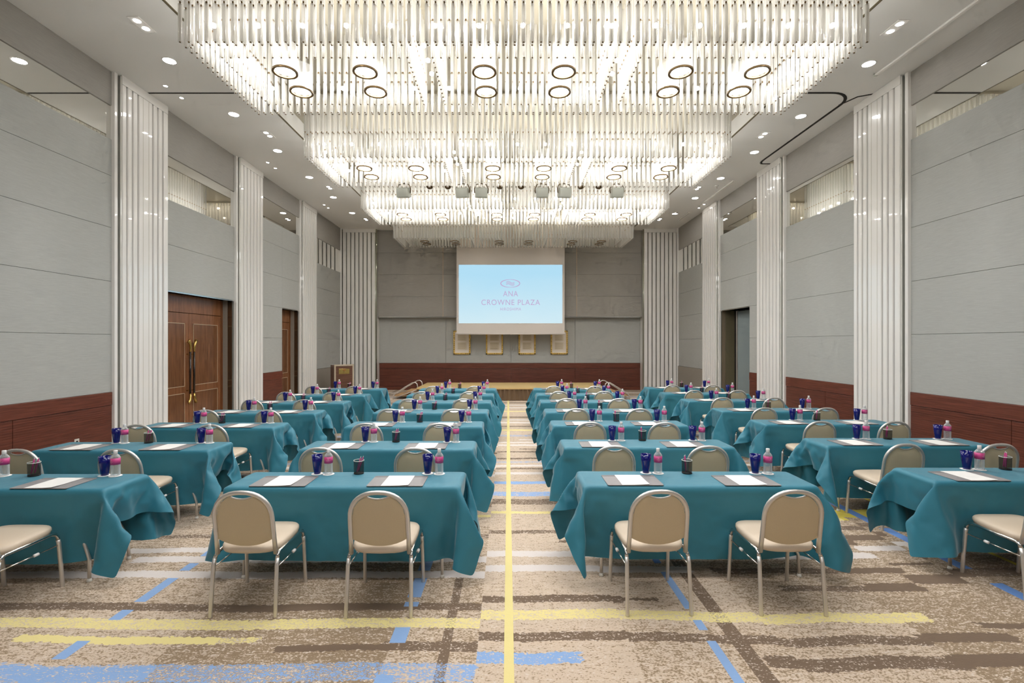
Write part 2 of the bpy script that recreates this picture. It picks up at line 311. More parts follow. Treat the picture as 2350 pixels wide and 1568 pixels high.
# ---------------------------------------------------------------- mesh helpers
class MB:
    def __init__(s): s.v = []; s.f = []; s.m = []; s.sm = []; s.mats = []
    def mi(s, m):
        if m not in s.mats: s.mats.append(m)
        return s.mats.index(m)
    def add(s, vs, fs, m, smooth=False):
        k = len(s.v); i = s.mi(m); s.v += [tuple(v) for v in vs]
        for f in fs: s.f.append(tuple(a+k for a in f)); s.m.append(i); s.sm.append(smooth)
        return s
    def box(s, x0, x1, y0, y1, z0, z1, m, bev=0):
        x0, x1 = min(x0, x1), max(x0, x1); y0, y1 = min(y0, y1), max(y0, y1); z0, z1 = min(z0, z1), max(z0, z1)
        if bev <= 0:
            v = [(x, y, z) for z in (z0, z1) for x, y in ((x0, y0), (x1, y0), (x1, y1), (x0, y1))]
            return s.add(v, [(3, 2, 1, 0), (4, 5, 6, 7), (0, 1, 5, 4), (1, 2, 6, 5), (2, 3, 7, 6), (3, 0, 4, 7)], m)
        bm = bmesh.new(); bmesh.ops.create_cube(bm, size=1, matrix=Matrix.Translation(((x0+x1)/2, (y0+y1)/2, (z0+z1)/2)) @ Matrix.Diagonal((x1-x0, y1-y0, z1-z0, 1)))
        bmesh.ops.bevel(bm, geom=bm.edges[:], offset=bev, segments=2, affect='EDGES', profile=.5); bm.verts.index_update()
        s.add([tuple(v.co) for v in bm.verts], [tuple(v.index for v in f.verts) for f in bm.faces], m, False); bm.free(); return s
    def lathe(s, prof, m, n=20, c=(0, 0), smooth=True, closed=False):
        vs = []; fs = []; rows = len(prof)
        for r, z in prof:
            for i in range(n):
                a = 2*PI*i/n; vs.append((c[0]+r*math.cos(a), c[1]+r*math.sin(a), z))
        for j in range(rows-1):
            for i in range(n): fs.append((j*n+i, j*n+(i+1) % n, (j+1)*n+(i+1) % n, (j+1)*n+i))
        if closed:
            fs.append(tuple(range(n-1, -1, -1))); fs.append(tuple(range((rows-1)*n, rows*n)))
        return s.add(vs, fs, m, smooth)
    def tube(s, path, r, m, n=8, closed=False, flat=1.0, up=(0, 0, 1), smooth=True, caps=True):
        P = [Vector(p) for p in path]; k = len(P); vs = []; fs = []; R = r if isinstance(r, (list, tuple)) else [r]*k
        nrm = None
        for i, p in enumerate(P):
            t = (P[(i+1) % k]-P[i-1]) if closed else (P[min(i+1, k-1)]-P[max(i-1, 0)]); t.normalize()
            if nrm is None:
                u = Vector(up); nrm = u-t*u.dot(t)
                if nrm.length < 1e-3: u = Vector((1, 0, 0)); nrm = u-t*u.dot(t)
                nrm.normalize()
            else:
                nrm = nrm-t*nrm.dot(t); nrm.normalize()
            b = t.cross(nrm)
            for q in range(n):
                a = 2*PI*q/n; vs.append(p+nrm*(R[i]*math.cos(a)*flat)+b*(R[i]*math.sin(a)))
        for i in range(k if closed else k-1):
            j = (i+1) % k
            for q in range(n): fs.append((i*n+q, i*n+(q+1) % n, j*n+(q+1) % n, j*n+q))
        if not closed and caps: fs += [tuple(range(n-1, -1, -1)), tuple(range((k-1)*n, k*n))]
        return s.add(vs, fs, m, smooth)
    def prism(s, outline, y0, y1, m, axis='Y', smooth=False):   # outline in (a, z); extruded along axis
        n = len(outline); f = (lambda a, z, t: (a, t, z)) if axis == 'Y' else ((lambda a, z, t: (t, a, z)) if axis == 'X' else (lambda a, z, t: (a, z, t)))
        vs = [f(a, z, y0) for a, z in outline]+[f(a, z, y1) for a, z in outline]
        fs = [tuple(range(n)), tuple(range(2*n-1, n-1, -1))]+[(i, n+i, n+(i+1) % n, (i+1) % n) for i in range(n)]
        return s.add(vs, fs, m, smooth)
    def mesh(s, name):
        me = bpy.data.meshes.new(name); me.from_pydata(s.v, [], s.f)
        for m in s.mats: me.materials.append(m)
        me.polygons.foreach_set('material_index', s.m); me.polygons.foreach_set('use_smooth', s.sm); me.update()
        bm = bmesh.new(); bm.from_mesh(me); bmesh.ops.recalc_face_normals(bm, faces=bm.faces[:]); bm.to_mesh(me); bm.free(); return me
    def obj(s, name, parent=None, loc=None):
        return link(name, s.mesh(name), parent, loc)
def link(name, mesh, parent=None, loc=None):
    o = bpy.data.objects.new(name, mesh); COL.objects.link(o)
    if parent: o.parent = parent
    if loc: o.location = loc
    return o
def tag(o, label=None, cat=None, group=None, kind=None):
    if label: o['label'] = label
    if cat: o['category'] = cat
    if group: o['group'] = group
    if kind: o['kind'] = kind
    return o
def thing(name, label, cat, loc=(0, 0, 0), rz=0, group=None):
    o = bpy.data.objects.new(name, None); COL.objects.link(o); o.location = loc; o.rotation_euler = (0, 0, rz); o.empty_display_size = .1
    return tag(o, label, cat, group)
def dup(src, loc, rz=0, label=None, group=None):
    def cp(o, par):
        c = o.copy(); COL.objects.link(c); c.parent = par
        for ch in KIDS.get(o.name, ()): cp(ch, c)
        return c
    r = cp(src, None); r.location = loc; r.rotation_euler = (0, 0, rz)
    if label: r['label'] = label
    if group: r['group'] = group
    return r
KIDS = {}
def reg(root):
    for o in bpy.data.objects:
        if o.parent: KIDS.setdefault(o.parent.name, [])
    def walk(o):
        KIDS[o.name] = [c for c in bpy.data.objects if c.parent == o]
        for c in KIDS[o.name]: walk(c)
    walk(root)
def text_mesh(txt, size, m, extrude=0.0, align='CENTER', spacing=1.0):
    cu = bpy.data.curves.new('txt', 'FONT'); cu.body = txt; cu.size = size; cu.align_x = align; cu.extrude = extrude; cu.space_character = spacing
    o = bpy.data.objects.new('txt', cu); COL.objects.link(o); bpy.context.view_layer.update()
    me = bpy.data.meshes.new_from_object(o.evaluated_get(bpy.context.evaluated_depsgraph_get())); bpy.data.objects.remove(o); me.materials.clear(); me.materials.append(m); return me

# ---------------------------------------------------------------- room shell
mb = MB(); mb.box(-6.6, 6.7, -6, 19.2, -.1, 0, M['carpet']); tag(mb.obj('floor'), 'patterned carpet floor', kind='structure')
# ceiling: two side bands, a band at the stage end and the raised coffer over the chandeliers
CX0, CX1, CYE = -4.27, 4.62, 17.62
mb = MB(); T = CEIL+.5; c = M['ceiling']
mb.box(-6.6, CX0, -6, 19.2, CEIL, T, c); mb.box(CX1, 6.7, -6, 19.2, CEIL, T, c); mb.box(CX0, CX1, CYE, 19.2, CEIL, T, c)
ceil = mb.obj('ceiling'); tag(ceil, 'pale ceiling with a long raised coffer', kind='structure')
mb = MB(); mb.box(CX0, CX1, -6, CYE, CEIL+.34, CEIL+.5, M['coffer']); tag(mb.obj('coffer_panel', ceil), 'champagne coloured panel of the raised coffer')
mb = MB()
for x in (CX0, CX1): mb.box(x-.008, x+.008, -6, CYE, CEIL-.005, CEIL+.02, M['coffer_rim'])
mb.obj('coffer_edge', ceil)
mb = MB(); mb.box(XL-.02, CX0-.02, 8.19, 8.225, CEIL-.004, CEIL+.01, M['dark_line']); tag(mb.obj('trim_1'), 'dark partition track groove across the left ceiling', kind='structure')
# curved partition track, right side
mb = MB()
pts = [(CX1+.02, 8.2)]+[(5.45, 8.2)]+[(5.5+.42*math.sin(a), 8.62-.42*math.cos(a)) for a in [i*PI/2/8 for i in range(9)]]+[(5.92, 11.2)]+[(6.02-.1*math.cos(a), 11.2+.25*math.sin(a)) for a in [i*PI/2/5 for i in range(1, 6)]]+[(6.2, 11.45)]
mb.tube([(x, y, CEIL-.001) for x, y in pts], .028, M['dark_line'], n=6, flat=.3)
mb.tube([(5.9, 8.62, CEIL-.001), (6.02, 8.33, CEIL-.001), (6.3, 8.2, CEIL-.001)], .022, M['dark_line'], n=6, flat=.3)
tag(mb.obj('trim_2'), 'dark curved partition track in the right ceiling', kind='structure')

# side walls -------------------------------------------------------------------
BAYS = [(4.3, 7.62, 4.98, 5.51), (8.78, 11.015, 4.42, 5.22), (12.16, 14.405, 4.98, 5.51), (15.58, 17.93, 4.40, 5.215)]
def side_wall(side):
    s = -1 if side == 'left' else 1; X = XL if s < 0 else XR; nm = 'wall_'+side
    def bx(mb, d0, d1, y0, y1, z0, z1, m, bev=0):      # d = distance into the room from the wall face (negative = behind)
        mb.box(X-s*d0, X-s*d1, y0, y1, z0, z1, m, bev)
    back = MB()
    doors = [(8.62, 10.93), (13.27, 14.33)] if s < 0 else [(12.62, 14.33)]
    yy = -6
    for a, b in doors+[(19.2, None)]:
        bx(back, -.40, -.03, yy, a, 0, CEIL+.1, M['fabric'])
        if b is None: break
        bx(back, -.40, -.03, a, b, 2.75, CEIL+.1, M['fabric']); yy = b
    w = tag(back.obj(nm), side+' wall of the hall', kind='structure')
    # mirror backing behind the pilasters and as high band
    for y0, y1 in ((7.62, 8.62 if s < 0 else 8.78), (11.015, 12.16), (14.405, 15.58)):
        mb = MB(); bx(mb, -.03, -.022, y0, y1, 0, CEIL, M['slot_mirror']); tag(mb.obj('mirror_strip', w), 'smoked mirror strip behind a pilaster')
    if s < 0:
        mb = MB(); bx(mb, -.03, -.022, 8.62, 8.78, 2.75, CEIL, M['mirror']); mb.obj('mirror_strip', w)
    for k, (y0, y1, m0, m1) in enumerate([(-6, 7.62, 4.98, 5.51)]+BAYS[1:]):
        mb = MB(); bx(mb, -.03, -.018, y0, y1, m0-.05, m1+.05, M['mirror']); tag(mb.obj('clerestory_mirror', w), 'mirror band high on the wall')
        mb = MB(); bx(mb, -.03, 0, y0, y1, m1, CEIL, M['fabric_up'], .006); tag(mb.obj('upper_panel', w), 'dark grey fabric panel under the ceiling')
        base = .95 if k == 3 else 1.03
        segs = [(y0, y1, base, m0)]
        if s < 0 and k == 1: segs = [(y0, y1, 2.76, m0)]
        if s < 0 and k == 2: segs = [(y0, 13.27, base, m0), (13.27, y1, 2.76, m0)]
        if s > 0 and k == 2: segs = [(y0, 12.62, base, m0), (12.62, y1, 2.76, m0)]
        mb = MB()
        for a, b, z0, z1 in segs:
            zz = [z0]+[q for q in (1.93, 2.76, 3.60, 4.41) if z0+.1 < q < z1-.1]+[z1]
            for p0, p1 in zip(zz, zz[1:]): bx(mb, -.03, 0, a, b, p0+.002, p1-.002, M['fabric'], .003)
        tag(mb.obj('fabric_panel', w), 'pale grey upholstered wall panel')
        for a, b, z0, z1 in segs:
            if z0 > 2: 
                mb = MB(); bx(mb, -.03, .004, a, b, 2.735, 2.76, M['chrome']); mb.obj('panel_edge_trim', w); continue
            if k == 3:
                mb = MB(); bx(mb, -.03, .03, a, b, 0, base-.005, M['dado'], .005); tag(mb.obj('dado_panel', w), 'grey cloth covered dado'); continue
            wm, cm = M['wood_dark'], M['wood_cap']
            mb = MB(); bx(mb, -.03, .012, a, b, base-.20, base, cm, .006); tag(mb.obj('chair_rail', w), 'smooth mahogany rail')
            mb = MB(); q = a if a > 0 else .5
            cuts = [a]+[v for v in (1.2, 3.6, 6.05, 9.6, 13.9) if a < v < b]+[b]
            for u, v in zip(cuts, cuts[1:]): bx(mb, -.03, .004, u+.003, v-.003, .0, base-.206, wm, .003)
            tag(mb.obj('wainscot', w), 'ribbed mahogany wainscot')
    # slim ivory posts in front of each bay end
    for y in (7.562, 10.955, 14.345, 17.86):
        mb = MB(); bx(mb, -.02, .05, y, y+.062, 0, CEIL, M['white'], .006); tag(mb.obj('edge_post', w), 'slim ivory edge post')
    return w
WL = side_wall('left'); WR = side_wall('right')

# pilasters ----------------------------------------------------------------------
def pilaster_mesh(ribs, width, depth, grooves=()):
    """ribs: list of (a, b) along the width; faces +X after building (front at x = depth)"""
    out = []
    for a, b in ribs:
        mb = MB(); mb.box(0, depth, a, b, 0, 5.9, M['white'], .014)
        for g in grooves:
            if a < g < b: mb.box(depth-.001, depth+.0015, g-.004, g+.004, 0, 5.9, M['groove'])
        out.append(mb.mesh('rib'))
    h = MB(); h.box(0, depth-.002, 0, width, 5.9, CEIL, M['white'], .004)
    return out, h.mesh('header')
r1 = [(0, .082), (.111, .197), (.226, .315), (.345, .645), (.677, .766), (.797, .886), (.920, 1.03)]
P1 = pilaster_mesh(r1, 1.03, .10, (.43, .56))
r2 = [(i*.1475, i*.1475+.113) for i in range(7)]
P2 = pilaster_mesh(r2, 1.02, .10)
r3 = [(i*.1535, i*.1535+.120) for i in range(8)]
P3 = pilaster_mesh(r3, 1.21, .10)
def pilaster(P, loc, rz, label, sy=1, near=0):
    t = thing('pilaster', label, 'pilaster', loc, rz, 'ivory slotted pilasters')
    for r in P[0]: o = link('rib', r, t); o.scale = (1, sy, 1)
    o = link('header', P[1], t); o.scale = (1, sy, 1)
    if near is not None:
        mb = MB(); mb.box(.0, .088, near-.003, near+.003, 0, CEIL, M['mirror']); tag(mb.obj('side_mirror', t), 'mirror glass on the side facing the camera')
for X, s, nm in ((XL-.0, 1, 'left'), (XR+.0, -1, 'right')):
    for P, y, w in ((P1, 7.655, 'nearest'), (P2, 11.05, 'second'), (P2, 14.44, 'third')):
        ln = P1 is P and 1.03 or 1.02
        if s > 0: pilaster(P, (X-.0, y+0, 0), 0, f'tall ivory slotted pilaster on the {nm} wall, {w} from the camera', 1, -.004)
        else: pilaster(P, (X+.0, y+ln, 0), PI, f'tall ivory slotted pilaster on the {nm} wall, {w} from the camera', 1, ln+.004)
pilaster(P3, (-6.14, 18.05, 0), -PI/2, 'wide ivory slotted pilaster facing the hall, left of the stage recess', near=None)
pilaster(P3, (5.06, 18.05, 0), -PI/2, 'wide ivory slotted pilaster facing the hall, right of the stage recess', near=None)

# back wall --------------------------------------------------------------------
mb = MB(); mb.box(-6.6, 6.7, YB+.03, YB+.4, 0, CEIL+.1, M['fabric']); mb.box(-6.3, -4.92, 18.08, YB+.05, 0, CEIL, M['white']); mb.box(5.05, 6.4, 18.08, YB+.05, 0, CEIL, M['white'])
wb = tag(mb.obj('wall_back'), 'stage end wall of the hall', kind='structure')
mb = MB()
for x0, x1 in ((-6.2, -4.9), (5.03, 6.3)): mb.box(x0, x1, 18.055, 18.08, 0, CEIL, M['slot_mirror'])
mb.obj('mirror_strip', wb)
RX0, RX1 = -4.92, 5.05
cuts = [RX0, -2.45, 2.58, RX1]
for a, b in zip(cuts, cuts[1:]):
    mb = MB(); zz = [2.78, 3.55, 4.37, 5.19, CEIL]
    for z0, z1 in zip(zz, zz[1:]): mb.box(a+.005, b-.005, 18.2, 18.26, z0+.002, z1-.002, M['fabric_up'], .003)
    tag(mb.obj('upper_panel', wb), 'dark grey fabric panel above the stage')
mb = MB(); mb.box(RX0, RX1, 18.22, YB+.03, 2.80, CEIL, M['fabric_up']); mb.obj('bulkhead', wb)
mb = MB(); mb.box(RX0, RX1, 18.19, 18.25, 2.755, 2.785, M['chrome'])
for x in (-2.45, 2.58): mb.box(x-.008, x+.008, 18.19, 18.22, 2.785, CEIL, M['inlay'])
tag(mb.obj('panel_trim', wb), 'bright metal strip under the upper panels')
cuts = [RX0, -2.38, .11, 2.56, RX1]
for a, b in zip(cuts, cuts[1:]):
    mb = MB(); mb.box(a+.004, b-.004, YB, YB+.04, 1.03, 2.8, M['fabric'], .003); tag(mb.obj('fabric_panel', wb), 'pale grey fabric panel behind the stage')
    mb = MB(); mb.box(a+.002, b-.002, YB-.005, YB+.04, .14, .82, M['wood_dark'], .003); tag(mb.obj('wainscot', wb), 'ribbed mahogany wainscot')
mb = MB(); mb.box(RX0, RX1, YB-.015, YB+.04, .826, 1.025, M['wood_cap'], .005); mb.obj('chair_rail', wb)
mb = MB(); mb.box(RX0, RX1, YB-.02, YB+.04, 0, .135, M['wood_cap'], .004); tag(mb.obj('baseboard_back', wb), 'mahogany baseboard')
# wall behind the camera
mb = MB(); mb.box(-6.6, 6.7, -6.2, -6, 0, CEIL+.6, M['fabric']); tag(mb.obj('wall_front'), 'grey wall behind the camera', kind='structure')

# doors ------------------------------------------------------------------------
def door_leaf(name, parent, x, y0, y1, z1, hinge_handle, curved=True):
    """a leaf in the plane x (facing +X) from y0 to y1"""
    mb = MB(); mb.box(x-.045, x, y0+.003, y1-.003, .01, z1, M['door_wood'], .003); leaf = mb.obj(name, parent)
    for z0, zt in ((.12, .80), (.93, z1-.20)):
        a, b = y0+.13, y1-.13
        mb = MB(); mb.box(x-.002, x+.004, a, b, z0, zt, M['door_panel']); mb.obj('inset_panel', leaf)
        mb = MB(); t = .012
        for q in ((a, b, z0, z0+t), (a, b, zt-t, zt), (a, a+t, z0, zt), (b-t, b, z0, zt)): mb.box(x-.001, x+.009, *q, M['inlay'])
        mb.obj('inlay', leaf)
    if hinge_handle:
        yh = y1-.06 if hinge_handle > 0 else y0+.06
        mb = MB(); mb.tube([(x+.07, yh, .78), (x+.07, yh, 1.62)], .019, M['black_handle'], n=12)
        h = mb.obj('door_handle', leaf)
        mb = MB(); d = -hinge_handle
        pts = [(x+.07, yh, 1.62), (x+.075, yh-.005*d, 1.70), (x+.078, yh+.015*hinge_handle*-1, 1.78), (x+.075, yh-.05*hinge_handle, 1.84), (x+.06, yh-.075*hinge_handle, 1.80)]
        mb.tube(pts, [.019, .022, .027, .034, .014], M['brass'], n=10)
        pts = [(x+.07, yh, .78), (x+.075, yh, .71), (x+.078, yh-.02*hinge_handle, .65), (x+.072, yh-.05*hinge_handle, .60), (x+.06, yh-.06*hinge_handle, .64)]
        mb.tube(pts, [.019, .022, .028, .032, .012], M['brass'], n=10)
        for z in (.84, 1.57): mb.tube([(x, yh, z), (x+.07, yh, z)], .012, M['brass'], n=8)
        tag(mb.obj('brass_fitting', h), 'curled brass end fittings')
def doorway(idx, y0, y1, ysplit, label):
    xd = XL-.25
    mb = MB(); mb.box(xd-.12, xd-.05, y0, y1, 0, 2.75, M['door_frame'])
    mb.box(xd-.06, xd+.01, y1-.07, y1, 0, 2.75, M['door_frame'], .004); mb.box(xd-.06, xd+.01, y0, y0+.07, 0, 2.75, M['door_frame'], .004)
    mb.box(xd-.05, xd+.0, y0+.07, y1-.07, 2.40, 2.75, M['door_wood'], .003)
    d = tag(mb.obj(f'door_{idx}'), label, kind='structure')
    mb = MB(); mb.box(xd+.0, XL-.03, y1-.012, y1+.02, 0, 2.75, M['dado']); mb.box(xd+.12, XL-.03, y1-.014, y1-.011, 0, 2.75, M['bronze_mirror']); tag(mb.obj('door_reveal', d), 'grey side of the door recess')
    mb = MB(); mb.box(xd+.0, XL-.03, y0-.02, y0+.012, 0, 2.75, M['dado']); mb.obj('door_reveal', d)
    mb = MB(); mb.box(xd-.1, XL-.03, y0, y1, 2.75, 2.78, M['dark_line']); mb.obj('soffit', d)
    if ysplit:
        door_leaf('door_leaf', d, xd, y0+.07, ysplit, 2.39, 1); door_leaf('door_leaf', d, xd, ysplit, y1-.07, 2.39, -1)
    else: door_leaf('door_leaf', d, xd, y0+.07, y1-.07, 2.39, 0)
doorway(1, 8.62, 10.93, 9.77, 'wooden double door in the left wall')
doorway(2, 13.27, 14.33, None, 'single wooden door in the left wall beyond the double door')
# right-hand opening with the folded partition
mb = MB(); y0, y1 = 12.62, 14.33; xd = XR+.28
mb.box(xd+.12, xd+.2, y0, y1+.1, 0, 2.75, M['dark_line'])
mb.box(XR+.03, xd+.2, y0-.02, y0+.01, 0, 2.75, M['dark_line']); d3 = tag(mb.obj('door_3'), 'dark doorway with folding partition in the right wall', kind='structure')
mb = MB(); mb.box(XR+.03, xd+.12, y1-.012, y1+.02, 0, 2.75, M['reveal_a']); mb.box(XR+.03, XR+.13, y1-.016, y1-.011, 0, 2.75, M['reveal_b']); mb.obj('door_reveal', d3)
mb = MB(); mb.box(XR+.03, xd+.2, y0, y1, 2.75, 2.78, M['dark_line']); mb.obj('soffit', d3)
mb = MB(); mb.box(xd+.02, xd+.06, 13.94, 14.0, 0, 2.72, M['satin']); mb.obj('guide_post', d3)
ol = []; n = 9
for i in range(n*2+1): ol.append((y0+.02+(13.92-y0-.02)*i/(n*2), xd+(.0 if i % 2 else .09)))
vs = [(x, y, 0.01) for y, x in ol]+[(x, y, 2.70) for y, x in ol]; k = len(ol)
mb = MB(); mb.add(vs, [(i, i+1, k+i+1, k+i) for i in range(k-1)], M['pleat']); tag(mb.obj('pleated_partition', d3), 'grey pleated folding partition')

# ---------------------------------------------------------------- chandeliers
ZB = 5.2
UX0, UX1 = -3.71, 4.06
UY = [(5.47, 7.20), (8.84, 10.57), (12.25, 13.96), (15.72, 17.28)]
def rod_mesh(n=8):
    mb = MB(); r = .0215; zt = CEIL+.34-ZB
    mb.lathe([(r, 0), (r, .43)], M['rod'], n); mb.lathe([(r, .46), (r, zt)], M['rod'], n)
    mb.lathe([(.010, .428), (.010, .462)], M['rimbrown'], 6)
    mb.lathe([(.0105, -.002), (.0105, .006)], M['rimbrown'], 6, closed=True); return mb.mesh('glass_rod')
ROD = rod_mesh(); ROD_V = np.array([v.co[:] for v in ROD.vertices]); ROD_F = [tuple(p.vertices) for p in ROD.polygons]; ROD_M = [p.material_index for p in ROD.polygons]
def many_rods(name, pts, parent, z=0):
    vs = []; fs = []; k = len(ROD_V)
    V = np.concatenate([ROD_V+np.array((x, y, z)) for x, y in pts]); F = [tuple(a+i*k for a in f) for i in range(len(pts)) for f in ROD_F]
    me = bpy.data.meshes.new(name); me.from_pydata(V.tolist(), [], F)
    for m in ROD.materials: me.materials.append(m)
    me.polygons.foreach_set('material_index', ROD_M*len(pts)); me.polygons.foreach_set('use_smooth', [True]*len(F)); me.update(); return link(name, me, parent)
def line(x0, y0, x1, y1, step=.1, off=0):
    L_ = math.hypot(x1-x0, y1-y0); n = max(1, int(round(L_/step))); return [(x0+(x1-x0)*(i+off)/n, y0+(y1-y0)*(i+off)/n) for i in range(n)]
def rect(x0, y0, x1, y1, off=0): return line(x0, y0, x1, y0, off=off)+line(x1, y0, x1, y1, off=off)+line(x1, y1, x0, y1, off=off)+line(x0, y1, x0, y0, off=off)
BULBM = MB(); bm = bmesh.new(); bmesh.ops.create_icosphere(bm, subdivisions=1, radius=.032); bm.verts.index_update()
BULBM.add([tuple(v.co) for v in bm.verts], [tuple(v.index for v in f.verts) for f in bm.faces], M['bulb'], True); bm.free(); BULBM = BULBM.mesh('bulb')
FILLM = BULBM.copy(); FILLM.materials[0] = emission('hidden_fill_glow', (1, .90, .74, 1), 55.0)  # added glow that brightens the unlit far chandelier from inside
mb = MB()
mb.lathe([(.154, 0), (.154, .02), (.126, .02), (.126, 0), (.154, 0)], M['rimbrown'], 32); RINGM = mb.mesh('lamp_ring')
mb = MB(); mb.lathe([(.14, .022), (.14, .36)], M['shade'], 24); SHADEM = mb.mesh('lamp_shade')
mb = MB(); mb.add([(0, 0, .03)]+[(.11*math.cos(a), .11*math.sin(a), .03) for a in [2*PI*i/16 for i in range(16)]], [(0, 1+(i+1) % 16, 1+i) for i in range(16)], M['ringlamp']); LAMPM = mb.mesh('lamp_disc')
mb = MB()
for i in range(12): mb.lathe([(.012, 0), (.012, .34)], M['rod'], 6, c=(.13*math.cos(i*PI/6), .13*math.sin(i*PI/6)))
for i in range(6): mb.lathe([(.012, 0.03), (.012, .34)], M['rod'], 6, c=(.07*math.cos(i*PI/3), .07*math.sin(i*PI/3)))
CLUSTERM = mb.mesh('rod_cluster')
names = ['nearest', 'second nearest', 'third nearest', 'farthest']
for u, (ya, yb) in enumerate(UY):
    lit = u < 3; D = yb-ya; cx = (UX0+UX1)/2
    lab = ['huge rectangular glass rod chandelier cropped by the top of the photo, nearest the camera', 'lit glass rod chandelier directly behind the nearest one', 'lit glass rod chandelier behind the row of stage spotlights', 'dim tan glass rod chandelier in front of the screen, smallest looking of the four'][u]
    t = thing('chandelier', lab, 'chandelier', (0, 0, 0), 0, 'glass rod chandeliers')
    x0, x1 = UX0, UX1
    outer = rect(x0, ya, x1, yb)
    outer2 = rect(x0+.055, ya+.055, x1-.055, yb-.055, off=.5)
    inner = []
    g = .30
    div = [(-1.2, -.9), (1.28, 1.58)]
    cells = [(x0+g, div[0][0]), (div[0][1], div[1][0]), (div[1][1], x1-g)]
    for a, b in cells: inner += rect(a, ya+g, b, yb-g)
    # the front rods are single parts, the rest one part
    outer.sort(key=lambda p: (p[1], p[0])); front = [p for p in outer if abs(p[1]-ya) < 1e-6]; rest = [p for p in outer if abs(p[1]-ya) >= 1e-6]
    f2 = sorted(outer2, key=lambda p: (p[1], p[0])); nf = 100-len(front); ind = front+f2[:nf]; rest += f2[nf:]+inner
    for x, y in ind: o = link('glass_rod', ROD, t, (x, y, ZB))
    tag(many_rods('glass_rods', rest, t, ZB), kind='stuff')
    mb = MB()
    for a, b in cells: pass
    mb.box(x0-.03, x1+.03, ya-.03, yb+.03, CEIL+.30, CEIL+.345, M['coffer']); tag(mb.obj('ceiling_plate', t), 'champagne metal plate the rods hang from')
    rx = [-2.81, -1.80, -.30, .70, 2.175, 3.14]
    for x in rx:
        for y in (ya+.36*D, ya+.64*D):
            rg = link('lamp_ring', RINGM, t, (x, y, ZB))
            if lit:
                link('lamp_shade', SHADEM, rg); link('lamp_disc', LAMPM, rg)
            else: link('rod_cluster', CLUSTERM, rg)
    if True:
        bp = []
        for i in range(15): x = x0+.28+i*(x1-x0-.56)/14; bp += [(x, ya+.17), (x, yb-.17)]
        for y in (ya+.55, ya+D/2, yb-.55): bp += [(x0+.17, y), (x1-.17, y), (-1.05, y), (1.43, y)]
        for x, y in bp: link('bulb', BULBM if lit else FILLM, t, (x, y, ZB+(.30 if lit else 1.02)))  # those in the far unit are added fill, set high out of sight

# spotlights and cup hooks between the second and third chandelier
def spotlight():
    t = thing('stage_spotlight', '', 'spotlight')
    mb = MB(); mb.box(-.14, .14, -.16, .12, -.15, .06, M['metalgrey'], .02)
    for q in range(5): mb.box(-.12, .12, -.14+q*.05, -.12+q*.05, .055, .075, M['metalgrey'])
    h = mb.obj('housing', t); h.rotation_euler = (.25, 0, 0)
    mb = MB(); mb.lathe([(.0, 0), (.07, .0), (.08, .02), (.08, .035)], M['lampwhite'], 16); l = mb.obj('lens', h); l.rotation_euler = (-PI/2, 0, 0); l.location = (0, .125, -.045)
    mb = MB(); mb.box(-.15, .15, -.02, 0, -.16, -.148, M['satin']); mb.obj('filter_frame', h)
    mb = MB(); mb.tube([(-.155, 0, -.05), (-.165, 0, .05), (-.12, 0, .15), (0, 0, .17), (.12, 0, .15), (.165, 0, .05), (.155, 0, -.05)], .012, M['darkbronze'], n=8); mb.obj('yoke', t)
    mb = MB(); mb.tube([(0, 0, .17), (0, 0, CEIL+.335-5.38)], .012, M['satin'], n=8); mb.obj('hanging_rod', t)
    return t
sp0 = spotlight(); reg(sp0)
sx = [-2.455, -1.07, -.63, .80, 1.325, 2.565]
for i, x in enumerate(sx):
    w = ['leftmost', 'second from left', 'third from left', 'third from right', 'second from right', 'rightmost'][i]
    o = sp0 if i == 0 else dup(sp0, (x, 11.4, 5.38))
    o.location = (x, 11.4, 5.38); o.rotation_euler = (0, 0, [-.12, -.1, .08, 0, .12, -.05][i])
    o['label'] = f'grey stage spotlight hanging between chandeliers, {w} of the six'; o['group'] = 'stage spotlights under the ceiling'
def hook():
    t = thing('cup_fitting', '', 'ceiling fitting')
    mb = MB(); mb.lathe([(.001, -.05), (.04, -.045), (.07, -.02), (.082, .01), (.07, .012)], M['darkbronze'], 16); mb.obj('cup', t)
    for k, a in enumerate((0, 2.1, 4.2)):
        mb = MB(); mb.tube([(.05*math.cos(a), .05*math.sin(a), 0), (.05*math.cos(a), .05*math.sin(a), CEIL+.34-5.46)], .005, M['darkbronze'], n=6); mb.obj('suspension_rod', t)
    return t
h0 = hook(); reg(h0)
for i, px in enumerate([986, 1028, 1147, 1196, 1333, 1374]):
    x = (px-1166)/1110*11.3; o = h0 if i == 0 else dup(h0, (x, 11.3, 5.44))
    o.location = (x, 11.3, 5.44)
    w = ['leftmost', 'second from left', 'third from left', 'third from right', 'second from right', 'rightmost'][i]
    o['label'] = f'dark bronze cup fitting on thin rods above the spotlights, {w} of the six'; o['group'] = 'bronze cup fittings'

